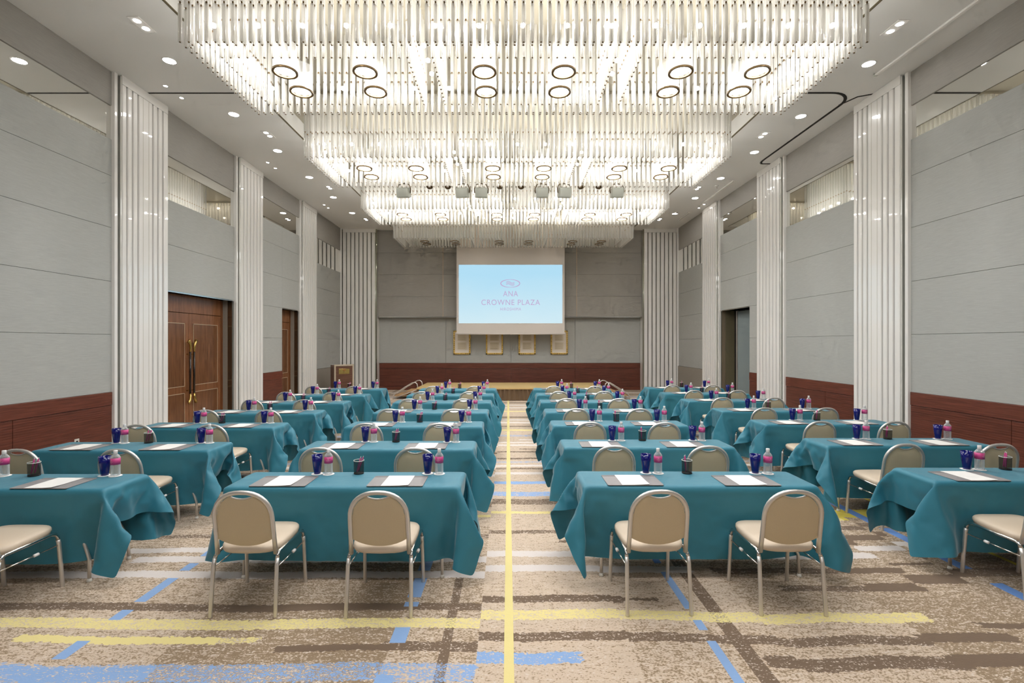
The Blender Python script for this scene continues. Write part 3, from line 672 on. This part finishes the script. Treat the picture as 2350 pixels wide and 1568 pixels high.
# ---------------------------------------------------------------- ceiling lights
def disc_light(r, m):
    mb = MB(); mb.lathe([(r+.018, 0), (r+.016, -.008), (r, -.004)], M['white'], 24); ring = mb.mesh('trim_ring')
    mb = MB(); mb.add([(0, 0, -.003)]+[(r*math.cos(a), r*math.sin(a), -.003) for a in [2*PI*i/24 for i in range(24)]], [(0, 1+(i+1) % 24, 1+i) for i in range(24)], m); return ring, mb.mesh('lamp')
BIG = disc_light(.085, M['downlamp']); SML = disc_light(.03, M['spotlamp']); TWIN = disc_light(.042, M['downlamp'])
mb = MB(); mb.box(-.08, .08, -.16, .16, -.006, 0, M['white'], .002); PLATE = mb.mesh('fitting_plate')
def light(name, cat, parts, loc, label, group):
    t = thing(name, label, cat, loc, 0, group); link('trim_ring', parts[0], t); link('lamp', parts[1], t)
ordn = ['nearest', 'second', 'third', 'fourth', 'fifth', 'sixth', 'farthest']
for side, xx, off in (('left', -5.09, 7.27), ('right', 5.48, 7.35)):
    for i in range(6):
        light('round_downlight', 'ceiling light', BIG, (xx, off+i*1.705, CEIL), f'round bright downlight in the {side} ceiling strip, {ordn[i] if i<5 else "farthest"} of the six', 'round ceiling downlights')
for side, xx, ys in (('left', -4.88, (6.44, 9.83, 13.2, 16.6)), ('right', 5.2, (6.5, 9.87, 13.25, 16.6))):
    for i, y in enumerate(ys):
        t = thing('twin_downlight', f'rectangular twin downlight in the {side} ceiling strip, {["nearest","second","third","farthest"][i]} of the four', 'ceiling light', (xx, y, CEIL), 0, 'rectangular twin downlights')
        link('fitting_plate', PLATE, t)
        for dy in (-.078, .078): link('lamp', TWIN[1], t, (0, dy, -.005))
for side, xx, ys in (('left', -5.65, (7.98, 8.37, 11.37, 11.74, 14.85, 15.2)), ('right', 6.0, (14.8, 15.2))):
    for i, y in enumerate(ys):
        n = len(ys); w = (['nearest', 'second', 'third', 'fourth', 'fifth', 'farthest'] if n == 6 else ['nearer', 'farther'])[i]
        light('spot_downlight', 'ceiling light', SML, (xx, y, CEIL), f'tiny spot light near the {side} wall in the ceiling, {w} of the {"six" if n==6 else "two"}', 'tiny ceiling spots')
for i, (y0, y1, x) in enumerate(((5.0, 7.62, 5.8), (12.6, 14.9, 5.88), (15.7, 16.6, 5.88))):
    t = thing('linear_ceiling_bar', ['long white ceiling bar at the upper right corner', 'white ceiling bar above the dark doorway on the right', 'short white ceiling bar near the right stage pilaster'][i], 'ceiling bar', (x, y0, CEIL), 0, 'white ceiling bars')
    mb = MB(); mb.box(-.025, .025, 0, y1-y0, -.03, 0, M['white'], .006); mb.obj('bar', t)
    mb = MB(); mb.box(-.027, .027, y1-y0, y1-y0+.03, -.032, 0, M['metalgrey'], .003); mb.obj('end_cap', t)
for i, (x, y) in enumerate(((5.63, 13.05), (5.45, 15.6))):
    t = thing('sprinkler', ['white sprinkler head in the right ceiling beside the white bar', 'far white sprinkler head in the right ceiling near the stage'][i], 'sprinkler', (x, y, CEIL), 0, 'ceiling sprinklers')
    mb = MB(); mb.lathe([(.05, 0), (.05, -.008), (.02, -.014)], M['white'], 16, closed=True); mb.obj('flange', t)
    mb = MB(); mb.lathe([(.012, -.01), (.012, -.06), (.035, -.062), (.035, -.067)], M['satin'], 12, closed=True); mb.obj('head', t)

# ---------------------------------------------------------------- projection screen
scr = thing('projection_screen', 'large white projection screen showing a pale blue slide', 'screen', (.09, 17.6, 2.1))
SW = 3.93
mb = MB(); mb.box(-SW/2, SW/2, -.004, .004, .03, CEIL-2.1, M['screen']); mb.obj('screen_sheet', scr)
mb = MB(); mb.tube([(-SW/2-.02, 0, .02), (SW/2+.02, 0, .02)], .022, M['screen'], n=10); mb.obj('bottom_bar', scr)
def slide_mat():
    m, nt, out = mat('projected_slide'); tc = nd(nt, 'ShaderNodeTexCoord'); sp = nd(nt, 'ShaderNodeSeparateXYZ'); L(nt, tc.outputs['Generated'], sp.inputs[0])
    nz = nd(nt, 'ShaderNodeTexNoise', i_Scale=2.5, i_Detail=2.0); L(nt, tc.outputs['Generated'], nz.inputs['Vector'])
    ad = nd(nt, 'ShaderNodeMath', operation='MULTIPLY_ADD'); L(nt, nz.outputs['Fac'], ad.inputs[0]); ad.inputs[1].default_value = .35; L(nt, sp.outputs[2], ad.inputs[2])
    cr = nd(nt, 'ShaderNodeValToRGB'); e = cr.color_ramp.elements; e[0].position = .1; e[0].color = srgb(212, 236, 244); e[1].position = 1.15; e[1].color = srgb(178, 222, 244)
    L(nt, ad.outputs[0], cr.inputs[0]); em = nd(nt, 'ShaderNodeEmission', i_Strength=.79); L(nt, cr.outputs[0], em.inputs[0]); L(nt, em.outputs[0], out.inputs[0]); return m
mb = MB(); mb.add([(-1.885, -.006, .41), (1.885, -.006, .41), (1.885, -.006, 2.54), (-1.885, -.006, 2.54)], [(0, 1, 2, 3)], slide_mat()); sl = mb.obj('projected_slide', scr); sl['label'] = 'pale blue projected slide with a hotel logo'
ink = emission('slide_ink', srgb(200, 178, 216), .74)
def put_text(t, size, z, sp=1.0, nm='slide_text'):
    me = text_mesh(t, size, ink, spacing=sp); co = np.zeros(len(me.vertices)*3); me.vertices.foreach_get('co', co); co = co.reshape(-1, 3)
    w = co[:, 0].max()-co[:, 0].min(); o = link(nm, me, sl); o.location = (0, -.010, z); o.rotation_euler = (PI/2, 0, 0); return o, w
for t, zc, hgt, wid in (('ANA', 1.39, .20, .54), ('CROWNE PLAZA', 1.075, .20, 2.13), ('HIROSHIMA', .875, .105, .76)):
    o, w = put_text(t, hgt/.70, zc, 1.12); o.scale = (wid/w, 1, 1)
# emblem: ellipse and three waves
def strip(path, hw, z):
    vs = []; n = len(path)
    for i, (x, y) in enumerate(path):
        a = path[min(i+1, n-1)]; b = path[max(i-1, 0)]; dx, dy = a[0]-b[0], a[1]-b[1]; l = math.hypot(dx, dy) or 1; h = hw[i] if isinstance(hw, list) else hw
        vs += [(x-dy/l*h, z, y+dx/l*h), (x+dy/l*h, z, y-dx/l*h)]
    return vs, [(2*i, 2*i+1, 2*i+3, 2*i+2) for i in range(n-1)]
mb = MB(); N = 48
pth = [(.345*math.cos(2*PI*i/N), .14*math.sin(2*PI*i/N)) for i in range(N+1)]
v, f = strip(pth, [.006+.012*abs(math.cos(2*PI*i/N)) for i in range(N+1)], -.010); mb.add(v, f, ink)
for k in (-1, 0, 1):
    pth = [(-.15+.3*i/16+.0, .045*k+.028*math.sin(2*PI*i/16+PI)*-1) for i in range(17)]
    v, f = strip(pth, .010, -.010); mb.add(v, f, ink)
e = mb.obj('logo_emblem', sl); e.location = (-.01, 0, 1.86)

# framed documents below the screen
def framed(i, x):
    w = ['leftmost', 'second from left', 'second from right', 'rightmost'][i]
    t = thing('picture_frame', f'gilt framed document under the projection screen, {w} of the four', 'picture frame', (x, 18.47, 1.356), 0, 'gilt framed documents under the screen')
    W_, H_ = .655, .91; b = .06; mb = MB()
    mb.box(-W_/2, W_/2, -.03, .025, 0, b, M['gold'], .008); mb.box(-W_/2, W_/2, -.03, .025, H_-b, H_, M['gold'], .008); mb.box(-W_/2, -W_/2+b, -.03, .025, 0, H_, M['gold'], .008); mb.box(W_/2-b, W_/2, -.03, .025, 0, H_, M['gold'], .008)
    for q in range(12):
        z = .04+q*(H_-.08)/11
        for sx_ in (-1, 1): mb.box(sx_*(W_/2-.03)-.018, sx_*(W_/2-.03)+.018, -.042, -.028, z-.014, z+.014, M['brass'], .004)
    for q in range(9):
        xx = -W_/2+.05+q*(W_-.1)/8
        for z in (.03, H_-.03): mb.box(xx-.014, xx+.014, -.042, -.028, z-.018, z+.018, M['brass'], .004)
    mb.obj('gilt_moulding', t)
    mb = MB(); mb.box(-W_/2+.05, W_/2-.05, -.01, .02, .05, H_-.05, M['mat_board']); mb.obj('mat_board', t)
    m = M.get('ink') or M.setdefault('ink', pbr('sepia_ink', srgb(196, 180, 152), .8)); rnd = random.Random(i)
    mb = MB()
    for z0 in (.19, .52):
        mb.box(-.17, .17, -.0115, -.0095, z0, z0+.27, M.get('vell') or M.setdefault('vell', pbr('vellum', srgb(234, 222, 200), .8)))
        for q in range(11): mb.box(-.155, .155-rnd.random()*.05, -.013, -.011, z0+.02+q*.022, z0+.027+q*.022, m)
    tag(mb.obj('document_sheet', t), 'cream sheets with faint lines of writing')
for i, x in enumerate((-1.76, -.52, .725, 1.95)): framed(i, x)
t = thing('pull_cord', 'thin white cord hanging below the screen centre', 'cord', (.11, 18.3, 2.13)); mb = MB(); mb.tube([(0, 0, 0), (0, 0, .66)], .006, M['white'], n=6); mb.obj('cord', t); mb = MB(); mb.lathe([(.002, -.04), (.014, -.03), (.010, .0)], M['white'], 8); mb.obj('weight', t)

# ---------------------------------------------------------------- stage, steps, lectern
st = thing('stage', 'low stage with tan carpet top and pleated brown skirt', 'stage', (.1, 15, 0))
mb = MB(); mb.box(-2.95, 2.95, 0, 2.05, .35, .40, M['tan'], .01); mb.obj('stage_top', st)
mb = MB(); mb.box(-2.85, 2.85, .08, 2.0, .02, .35, M['black']); mb.obj('stage_base', st)
mb = MB(); n = 420; pts = []
rnd = random.Random(5); ph = 0
for i in range(n+1):
    ph += .55+.25*math.sin(i*.7)+rnd.random()*.15; pts.append((-2.93+5.86*i/n, .03+.022*math.sin(ph)))
side = [(-2.93, 2.0-j*1.97/60) for j in range(60)]; sid = [(x+.02*math.sin(j*1.1), y) for j, (x, y) in enumerate(side)]; sid2 = [(-x, y) for x, y in reversed(sid)]
pts = sid+pts+sid2; k = len(pts); mb.add([(x, y, .355) for x, y in pts]+[(x+(rnd.random()-.5)*.004, y-.004, .01) for x, y in pts], [(i, i+1, k+i+1, k+i) for i in range(k-1)], M['skirt'], True); tag(mb.obj('stage_skirt', st), 'brown satin skirt hanging in pleats')
def steps(loc, s, label):
    t = thing('stage_steps', label, 'steps', loc, 0, 'stage steps with handrails')
    for k, (xa, xb, z) in enumerate(((.05, .40, .14), (.40, .75, .27))):
        mb = MB(); mb.box(s*xa, s*xb, 0, .8, z-.035, z, M['tread'], .006); tr = mb.obj('tread', t)
        mb = MB(); mb.box(s*(xa), s*(xa+.03), 0, .8, z-.005, z+.004, M['chrome']); mb.obj('nosing', tr)
    for y in (-.02, .82):
        mb = MB(); pts = [(s*.0, y, .0), (s*.0, y, .10), (s*.04, y, .17), (s*.45, y, .43), (s*.62, y, .53), (s*.70, y, .54), (s*.76, y, .50), (s*.78, y, .42), (s*.78, y, .02)]
        mb.tube(pts, .016, M['satin'], n=8); mb.obj('handrail', t)
        mb = MB(); mb.tube([(s*.03, y, .04), (s*.76, y, .30)], .012, M['satin'], n=8); mb.obj('stringer', t)
    return t
steps((-3.66, 15.4, 0), 1, 'small folding steps with tube handrails at the left end of the stage')
steps((3.86, 15.4, 0), -1, 'small folding steps with tube handrails at the right end of the stage')
lt = thing('lectern', 'dark wooden lectern with a brass plaque by the left pilaster', 'lectern', (-5.40, 15.75, 0), math.radians(36))
w, d, h = .62, .42, 1.10
mb = MB(); mb.box(-w/2+.035, w/2-.035, -d/2+.012, -d/2+.04, .06, h-.06, M['lectern']); tag(mb.obj('front_panel', lt), 'walnut front panel')
for sx_ in (-1, 1):
    mb = MB(); mb.box(sx_*w/2, sx_*(w/2-.03), -d/2+.02, d/2, .03, h-.02, M['lectern']); mb.obj('side_panel', lt)
    mb = MB(); mb.box(sx_*(w/2+.004), sx_*(w/2-.045), -d/2, -d/2+.035, .03, h, M['lectern_edge'], .006); mb.obj('corner_post', lt)
mb = MB(); mb.box(-w/2, w/2, -d/2, -d/2+.035, h-.05, h+.004, M['lectern_edge'], .006); mb.obj('front_rail', lt)
mb = MB(); mb.add([(-w/2, -d/2+.03, h-.01), (w/2, -d/2+.03, h-.01), (w/2, d/2, h-.12), (-w/2, d/2, h-.12)], [(0, 1, 2, 3)], M['lectern']); mb.obj('reading_top', lt)
mb = MB(); mb.box(-w/2-.01, w/2+.01, -d/2-.01, d/2+.01, 0, .05, M['lectern'], .008); mb.obj('base', lt)
mb = MB(); mb.box(-.17, .17, -d/2+.004, -d/2+.012, .80, .965, M['brass'], .002); pq = mb.obj('plaque', lt)
red = pbr('plaque_red', srgb(190, 90, 50), .5)
for t_, z, hg, wd in (('CROWNE PLAZA', .822, .022, .26), ('ANA', .868, .018, .05)):
    me = text_mesh(t_, hg/.7, pbr('plaque_ink', srgb(150, 120, 60), .5)); co = np.zeros(len(me.vertices)*3); me.vertices.foreach_get('co', co); ww = co[0::3].max()-co[0::3].min()
    o = link('plaque_text', me, pq); o.location = (0, -d/2+.002, z); o.rotation_euler = (PI/2, 0, 0); o.scale = (wd/ww, 1, 1)
mb = MB(); v, f = strip([(.045*math.cos(a*PI/12), .018*math.sin(a*PI/12)) for a in range(25)], .003, 0); mb.add(v, f, red)
for k in (-1, 0, 1):
    v, f = strip([(-.02+.04*i/8, .006*k+.004*math.sin(2*PI*i/8)) for i in range(9)], .0018, 0); mb.add(v, f, red)
o = mb.obj('plaque_emblem', pq); o.location = (0, -d/2+.001, .925)

# ---------------------------------------------------------------- chair
def chair():
    t = thing('banquet_chair', '', 'chair')
    sat, ch = M['satin'], M['chrome']
    # seat: rounded cushion
    def outline(k, e=0):
        pts = []; n = 40
        for i in range(n):
            a = 2*PI*i/n; ca, sa = math.cos(a), math.sin(a); p = .42
            x = math.copysign(abs(ca)**p, ca); y = math.copysign(abs(sa)**p, sa)
            wx = .212 if y > 0 else .212-.010*(-y)
            yy = y*.197+.004
            if y < 0: yy -= .022*(1-x*x)*abs(y)
            pts.append((x*wx*k, (yy-.004)*k+.004))
        return pts
    mb = MB(); vs = []; fs = []; n = 40
    lv = [(.90, -.030), (.97, -.024), (1.0, -.008), (.995, .008), (.96, .018), (.86, .026), (.6, .030), (.3, .032)]
    for k, dz in lv:
        for x, y in outline(k): vs.append((x, y, .437+dz+(.012*(y/.2))-.006*0))
    for j in range(len(lv)-1):
        for i in range(n): fs.append((j*n+i, j*n+(i+1) % n, (j+1)*n+(i+1) % n, (j+1)*n+i))
    fs += [tuple(range(n-1, -1, -1)), tuple(range((len(lv)-1)*n, len(lv)*n))]
    mb.add(vs, fs, M['seat'], True); tag(mb.obj('seat', t), 'pale beige vinyl seat')
    # back frame arch: param in plane (x, s) where s runs up the leaning back
    def lean(x, z): return (x, -.205-(z-.42)*.16-.02*max(0, z-.6), z)
    def arch(hw, zb, zc, top, n=18, taper=0):
        p = [(-hw-taper, zb), (-hw-taper*.4, (zb+zc)/2)]
        for i in range(n+1):
            a = PI-PI*i/n; ca, sa = math.cos(a), math.sin(a)
            p.append((hw*math.copysign(abs(ca)**.85, ca), zc+(top-zc)*abs(sa)**.9))
        p += [(hw+taper*.4, (zb+zc)/2), (hw+taper, zb)]; return p
    P = arch(.188, .40, .645, .825, taper=.004)
    mb = MB(); mb.tube([lean(x, z) for x, z in P], .0155, sat, n=8, up=(0, 1, 0), flat=.9); tag(mb.obj('back_frame', t), 'satin metal arch around the backrest')
    # backrest panel
    ins = arch(.176, .50, .645, .812, n=24); ins = [(x, z) for x, z in ins if z >= .50]
    # top dip (hand hold)
    def topz(x):
        zt = .645+(.812-.645)*max(0, 1-(abs(x)/.176)**2.2)**.5
        if abs(x) < .078: zt = min(zt, .778+.022*(abs(x)/.078)**2)
        return zt
    def botz(x): return .452+.048*(abs(x)/.176)**2.2
    def panel(yo, bul, m, nx=22, nz=10):
        vs = []; fs = []
        for j in range(nz+1):
            for i in range(nx+1):
                x = -.176+.352*i/nx; z0, z1 = botz(x), topz(x); z = z0+(z1-z0)*j/nz
                ed = min(1, 4*min(i, nx-i)/nx+.0)*min(1, 4*min(j, nz-j)/nz+.0); ed = ed**.5
                X_, Y_, Z_ = lean(x, z); vs.append((X_, Y_+yo+bul*ed, Z_))
        for j in range(nz):
            for i in range(nx): fs.append((j*(nx+1)+i, j*(nx+1)+i+1, (j+1)*(nx+1)+i+1, (j+1)*(nx+1)+i))
        return vs, fs
    mb = MB(); v, f = panel(0, -.012, None); mb.add(v, f, M['back'], True); v, f = panel(0, .024, None); mb.add(v, f, M['back'], True)
    br = mb.obj('backrest', t); br['label'] = 'tan fabric backrest'
    mb = MB(); pts = []
    for i in range(13):
        x = -.08+.16*i/12; z = .780+.021*(abs(x)/.08)**2; pts.append(lean(x, z))
    mb.tube(pts, .0055, sat, n=6); mb.obj('hand_hold_trim', br)
    # legs and side frames
    for s in (-1, 1):
        mb = MB(); mb.tube([(s*.212, -.252, .0), (s*.212, -.252, .004), (s*.208, -.222, .33), (s*.206, -.210, .372)], .0135, sat, n=8); lg = mb.obj('leg', t)
        mb = MB(); mb.tube([(s*.212, -.252, 0), (s*.212, -.251, .012)], .013, M['black'], n=8); mb.obj('glide', lg)
        mb = MB(); mb.tube([(s*.218, .220, .0), (s*.218, .220, .004), (s*.214, .196, .33), (s*.213, .190, .358)], .0135, sat, n=8); lg = mb.obj('leg', t)
        mb = MB(); mb.tube([(s*.218, .220, 0), (s*.218, .219, .012)], .013, M['black'], n=8); mb.obj('glide', lg)
        mb = MB(); mb.tube([(s*.206, -.210, .370), (s*.204, -.198, .392), (s*.203, -.175, .404), (s*.204, 0, .406), (s*.208, .135, .412), (s*.211, .173, .402), (s*.213, .188, .378), (s*.2135, .191, .356)], .0122, ch, n=8); tag(mb.obj('side_rail', t), 'bright chrome rail under the seat')
        mb = MB(); mb.tube([(s*.186, -.205, .405), (s*.200, -.19, .400)], .013, ch, n=8); mb.obj('back_bracket', t)
        mb = MB(); mb.tube([(s*.209, -.222, .315), (s*.2145, .194, .318)], .0045, ch, n=6); sr = mb.obj('stretcher', t)
        mb = MB(); mb.tube([(s*.212, .015, .3165), (s*.212, .045, .3168)], .011, M['cap'], n=8); tag(mb.obj('clip', sr), 'white plastic clip')
    mb = MB(); mb.box(-.20, .20, -.10, -.08, .395, .41, sat); mb.box(-.20, .20, .12, .14, .398, .413, sat); mb.obj('seat_frame', t)
    return t

# ---------------------------------------------------------------- table and what stands on it
def table():
    t = thing('folding_table', '', 'table')
    mb = MB(); mb.box(-.884, .884, -.212, .212, .665, .6925, M['tabletop'], .006); mb.obj('tabletop', t)
    for s in (-1, 1):
        for q in (-1, 1):
            mb = MB(); mb.tube([(s*.66, q*.16, .665), (s*.66, q*.165, .42), (s*.675, q*.168, .36), (s*.735, q*.18, .22), (s*.755, q*.185, .17), (s*.76, q*.19, .02)], .0125, M['satin'], n=10); lg = mb.obj('leg', t)
            mb = MB(); mb.lathe([(.016, 0), (.018, .005), (.0135, .025)], M['outlet'], 10, c=(s*.76, q*.19), closed=True); mb.obj('foot_cap', lg)
        mb = MB(); mb.tube([(s*.66, -.163, .47), (s*.66, .163, .47)], .009, M['satin'], n=8); mb.obj('crossbar', t)
    return t
def place(o, name, label, group, loc, rz): pass
def tumbler():
    mb = MB(); mb.lathe([(.001, .006), (.023, .006), (.024, .012), (.035, .10), (.0415, .155), (.0445, .156), (.0385, .10), (.027, .004), (.025, 0), (.001, 0)], M['cobalt'], 24); return tag(mb.obj('tumbler'), '', 'glass')
def bottle():
    t = thing('water_bottle', '', 'bottle')
    prof = [(.001, .002), (.028, 0), (.033, .006), (.0335, .02)]
    for i in range(7):
        z = .024+i*.0095; prof += [(.0335, z), (.0318, z+.0047)]
    prof += [(.0335, .112), (.0335, .148), (.031, .156), (.022, .168), (.0145, .177), (.0135, .182)]
    mb = MB(); mb.lathe(prof, M['pet'], 20); mb.obj('body', t)
    mb = MB(); mb.lathe([(.001, .207), (.0135, .207), (.0148, .205), (.0148, .178), (.0135, .177)], M['cap'], 16); tag(mb.obj('cap', t), 'white screw cap')
    mb = MB(); mb.lathe([(.0338, .093), (.0342, .093), (.0342, .146), (.0338, .146)], M['pink'], 24); lb = mb.obj('label_sleeve', t); lb['label'] = 'pink paper label'
    # printed mark on the label, facing the camera: small oval emblem over two lines of letters
    mb = MB()
    def wrap(x, z): a = x/.0346; return (.0346*math.sin(a), -.0346*math.cos(a), z)
    v, f = strip([(.0075*math.cos(a*PI/10), .0035*math.sin(a*PI/10)) for a in range(21)], .0007, 0); mb.add([wrap(x, .133+z) for x, y, z in v], f, M['mark'])
    for txt, z0, wd, hg in (('ANA', .1225, .010, .0045), ('CROWNE PLAZA', .1150, .034, .005), ('HIROSHIMA', .1085, .013, .003)):
        me = text_mesh(txt, hg/.7, M['mark']); co = np.array([v_.co[:] for v_ in me.vertices]); ww = co[:, 0].max()-co[:, 0].min()
        mb.add([wrap(c_[0]*wd/ww, z0+c_[1]) for c_ in co], [tuple(p.vertices) for p in me.polygons], M['mark'])
    mb.obj('printed_mark', lb)
    return t
def coaster():
    mb = MB(); mb.lathe([(.001, .0), (.046, 0), (.047, .001), (.046, .0022), (.001, .0022)], M['coaster'], 28); return tag(mb.obj('coaster'), '', 'coaster')
def pen_cup():
    t = thing('pen_cup', '', 'pen cup'); mb = MB(); mb.lathe([(.040, .003), (.042, .108)], M['wire'], 24); mb.obj('mesh_wall', t)
    mb = MB(); mb.lathe([(.0435, .107), (.0435, .112), (.040, .112), (.040, .107), (.0435, .107)], M['metalgrey'], 24); mb.obj('rim', t)
    mb = MB(); mb.lathe([(.041, 0), (.042, .006), (.040, .008)], M['black'], 24, closed=True); mb.obj('base', t); return t
def pen():
    t = thing('ballpoint_pen', '', 'pen'); mb = MB(); mb.lathe([(.001, 0), (.003, .008), (.0055, .012), (.0055, .12), (.0045, .128)], M['pen'], 10); mb.obj('barrel', t)
    mb = MB(); mb.lathe([(.002, .126), (.002, .138), (.0005, .139)], M['cap'], 8); mb.box(-.0012, .0012, .004, .0065, .085, .126, M['pen']); mb.obj('clip_and_button', t); return t
def desk_pad():
    t = thing('desk_pad', '', 'desk pad')
    def rr(x0, x1, y0, y1, r=.012, n=4):
        p = []
        for cx, cy, a0 in ((x1-r, y1-r, 0), (x0+r, y1-r, 90), (x0+r, y0+r, 180), (x1-r, y0+r, 270)):
            for q in range(n+1): a = math.radians(a0+90*q/n); p.append((cx+r*math.cos(a), cy+r*math.sin(a)))
        return p
    mb = MB(); mb.prism(rr(-.215, .215, -.14, .14), 0, .0035, M['pad'], 'Z'); mb.obj('pad', t)
    mb = MB(); mb.prism(rr(-.213, .213, .105, .138, .008), .0035, .0048, M['pad_dark'], 'Z'); tag(mb.obj('holding_band', t), 'leather band along the back edge'); return t
def paper():
    nx, ny = 6, 10; vs = []; fs = []
    for j in range(ny+1):
        for i in range(nx+1):
            x = -.105+.21*i/nx; y = -.14+.28*j/ny; e = (i/nx)*(1-j/ny); vs.append((x, y, .0002+.006*e**3))
    for j in range(ny):
        for i in range(nx): fs.append((j*(nx+1)+i, j*(nx+1)+i+1, (j+1)*(nx+1)+i+1, (j+1)*(nx+1)+i))
    k = len(vs); vs2 = [(x, y, z-.0009 if z > .002 else 0) for x, y, z in vs]
    mb = MB(); mb.add(vs, fs, M['paper'], True); mb.add(vs2, [f[::-1] for f in fs], M['paper'], True); return tag(mb.obj('notepaper'), '', 'paper')

C0, T0, G0, B0, K0, U0, N0, D0, A0 = chair(), table(), tumbler(), bottle(), coaster(), pen_cup(), pen(), desk_pad(), paper()
for r in (C0, T0, G0, B0, K0, U0, N0, D0, A0): reg(r)
for m in CLOTHS: m.materials.append(M['cloth'])
USED = set()
def put(src, loc, rz, label, group):
    if src.name in USED: o = dup(src, loc, rz, label, group)
    else:
        USED.add(src.name); o = src; o.location = loc; o.rotation_euler = (0, 0, rz); o['label'] = label; o['group'] = group
    return o
# measured table rows: back edge distance per column (far left, inner left, inner right, far right) and left end of the table
YBK = [[4.06, 5.36, 6.67, 7.93, 9.19, 10.45, 11.74], [4.12, 5.42, 6.76, 8.02, 9.30, 10.54, 11.74], [4.14, 5.50, 6.84, 8.07, 9.36, 10.62, 11.78], [4.26, 5.585, 6.92, 8.16, 9.5, 10.8, 12.05]]
XLE = [[-4.83, -4.86, -4.83, -4.80, -4.79, -4.78, -4.76], [-2.18, -2.17, -2.15, -2.14, -2.13, -2.12, -2.10], [.565, .57, .575, .58, .585, .59, .60], [3.36, 3.376, 3.43, 3.41, 3.36, 3.36, 3.36]]
ROWN = ['nearest', 'second nearest', 'third nearest', 'middle', 'third farthest', 'second farthest', 'farthest']
COLN = ['far left', 'inner left', 'inner right', 'far right']
ZT = .7075
rnd = random.Random(11)
for c in range(4):
    for r in range(7):
        x0, yb = XLE[c][r]+.02, YBK[c][r]; cxx, cy = x0+.895, yb-.225; rz = [0, .002, -.006, -.004][c] + rnd.uniform(-.003, .003)
        where = f'{ROWN[r]} row, {COLN[c]} column'
        R = Matrix.Rotation(rz, 3, 'Z')
        def at(dx, dy, z):
            v = R @ Vector((dx, dy, 0)); return (cxx+v.x, cy+v.y, z)
        put(T0, (cxx, cy, 0), rz, f'folding table on metal tube legs hidden by its cloth, {where}', 'folding tables under teal cloths')
        cl = link('tablecloth', CLOTHS[(c+r*3 + (r > 2)) % 2], None, (cxx, cy, 0)); cl.rotation_euler = (0, 0, rz+(PI if (c*5+r*3) % 4 in (1, 2) else 0))
        tag(cl, f'teal tablecloth draped over the table, {where}', 'tablecloth', 'teal tablecloths')
        put(U0, at(.018, .14+rnd.uniform(-.01, .01), ZT), rnd.uniform(0, 6), f'black mesh pen cup holding pink pens, {where}', 'mesh pen cups')
        tilt = rnd.uniform(.25, .45)
        for k in range(2):
            pn = put(N0, at(.018-.012+.006*k, .14+.012*(2*k-1), ZT+.014), 0, f'{"nearer" if k == 0 else "farther"} pink pen in the mesh cup, {where}', 'pink pens in cups')
            dirx = [1, 1, -.4, .3][c]; pn.rotation_euler = (.0, tilt*.6*dirx+.06*k, 0)
        for s, (sx_, side) in enumerate(((-.505, 'left'), (.405, 'right'))):
            w2 = f'{side} place, {where}'
            jx, jr = rnd.uniform(-.012, .012), rnd.uniform(-.012, .012)
            put(C0, at(sx_+.015+jx*1.5, -.225-.247+rnd.uniform(-.012, .010), 0), rz+jr*2.5, f'beige banquet chair, {w2}', 'beige banquet chairs')
            put(D0, at(sx_+jx, -.078, ZT), rz+jr*.6, f'grey leather desk pad, {w2}', 'grey desk pads')
            put(A0, at(sx_+jx-.0, -.078, ZT+.0052), rz+jr, f'white sheet of paper on a desk pad, {w2}', 'white sheets of paper')
            gx = sx_+.185+rnd.uniform(-.006, .006); bx_ = gx+.098; gy = .145+rnd.uniform(-.008, .008); by = gy-.012
            put(K0, at(gx, gy, ZT), 0, f'white coaster under the blue tumbler, {w2}', 'white coasters')
            put(K0, at(bx_, by, ZT), 0, f'white coaster under the water bottle, {w2}', 'white coasters')
            put(G0, at(gx, gy, ZT+.0024), 0, f'cobalt blue tumbler, {w2}', 'cobalt blue tumblers')
            put(B0, at(bx_, by, ZT+.0024), rnd.uniform(-.3, .3)+math.atan2(-(cxx+bx_), cy)*-1*0, f'clear water bottle with pink label, {w2}', 'water bottles with pink labels')

# floor outlet boxes near the walls (small silver items behind the second row)
for i, (x, y) in enumerate(((-6.12, 6.95), (6.2, 6.9))):
    t = thing('wall_outlet', ['small white outlet plate low on the left wainscot', 'small white outlet plate low on the right wainscot'][i], 'outlet', (x, y, .3))
    s = 1 if i == 0 else -1
    mb = MB(); mb.box(-s*.09, -s*.075, -.04, .04, 0, .12, M['outlet'], .003); mb.obj('plate', t)
    mb = MB(); mb.box(-s*.075, -s*.072, -.015, .015, .03, .09, M['black']); mb.obj('socket', t)
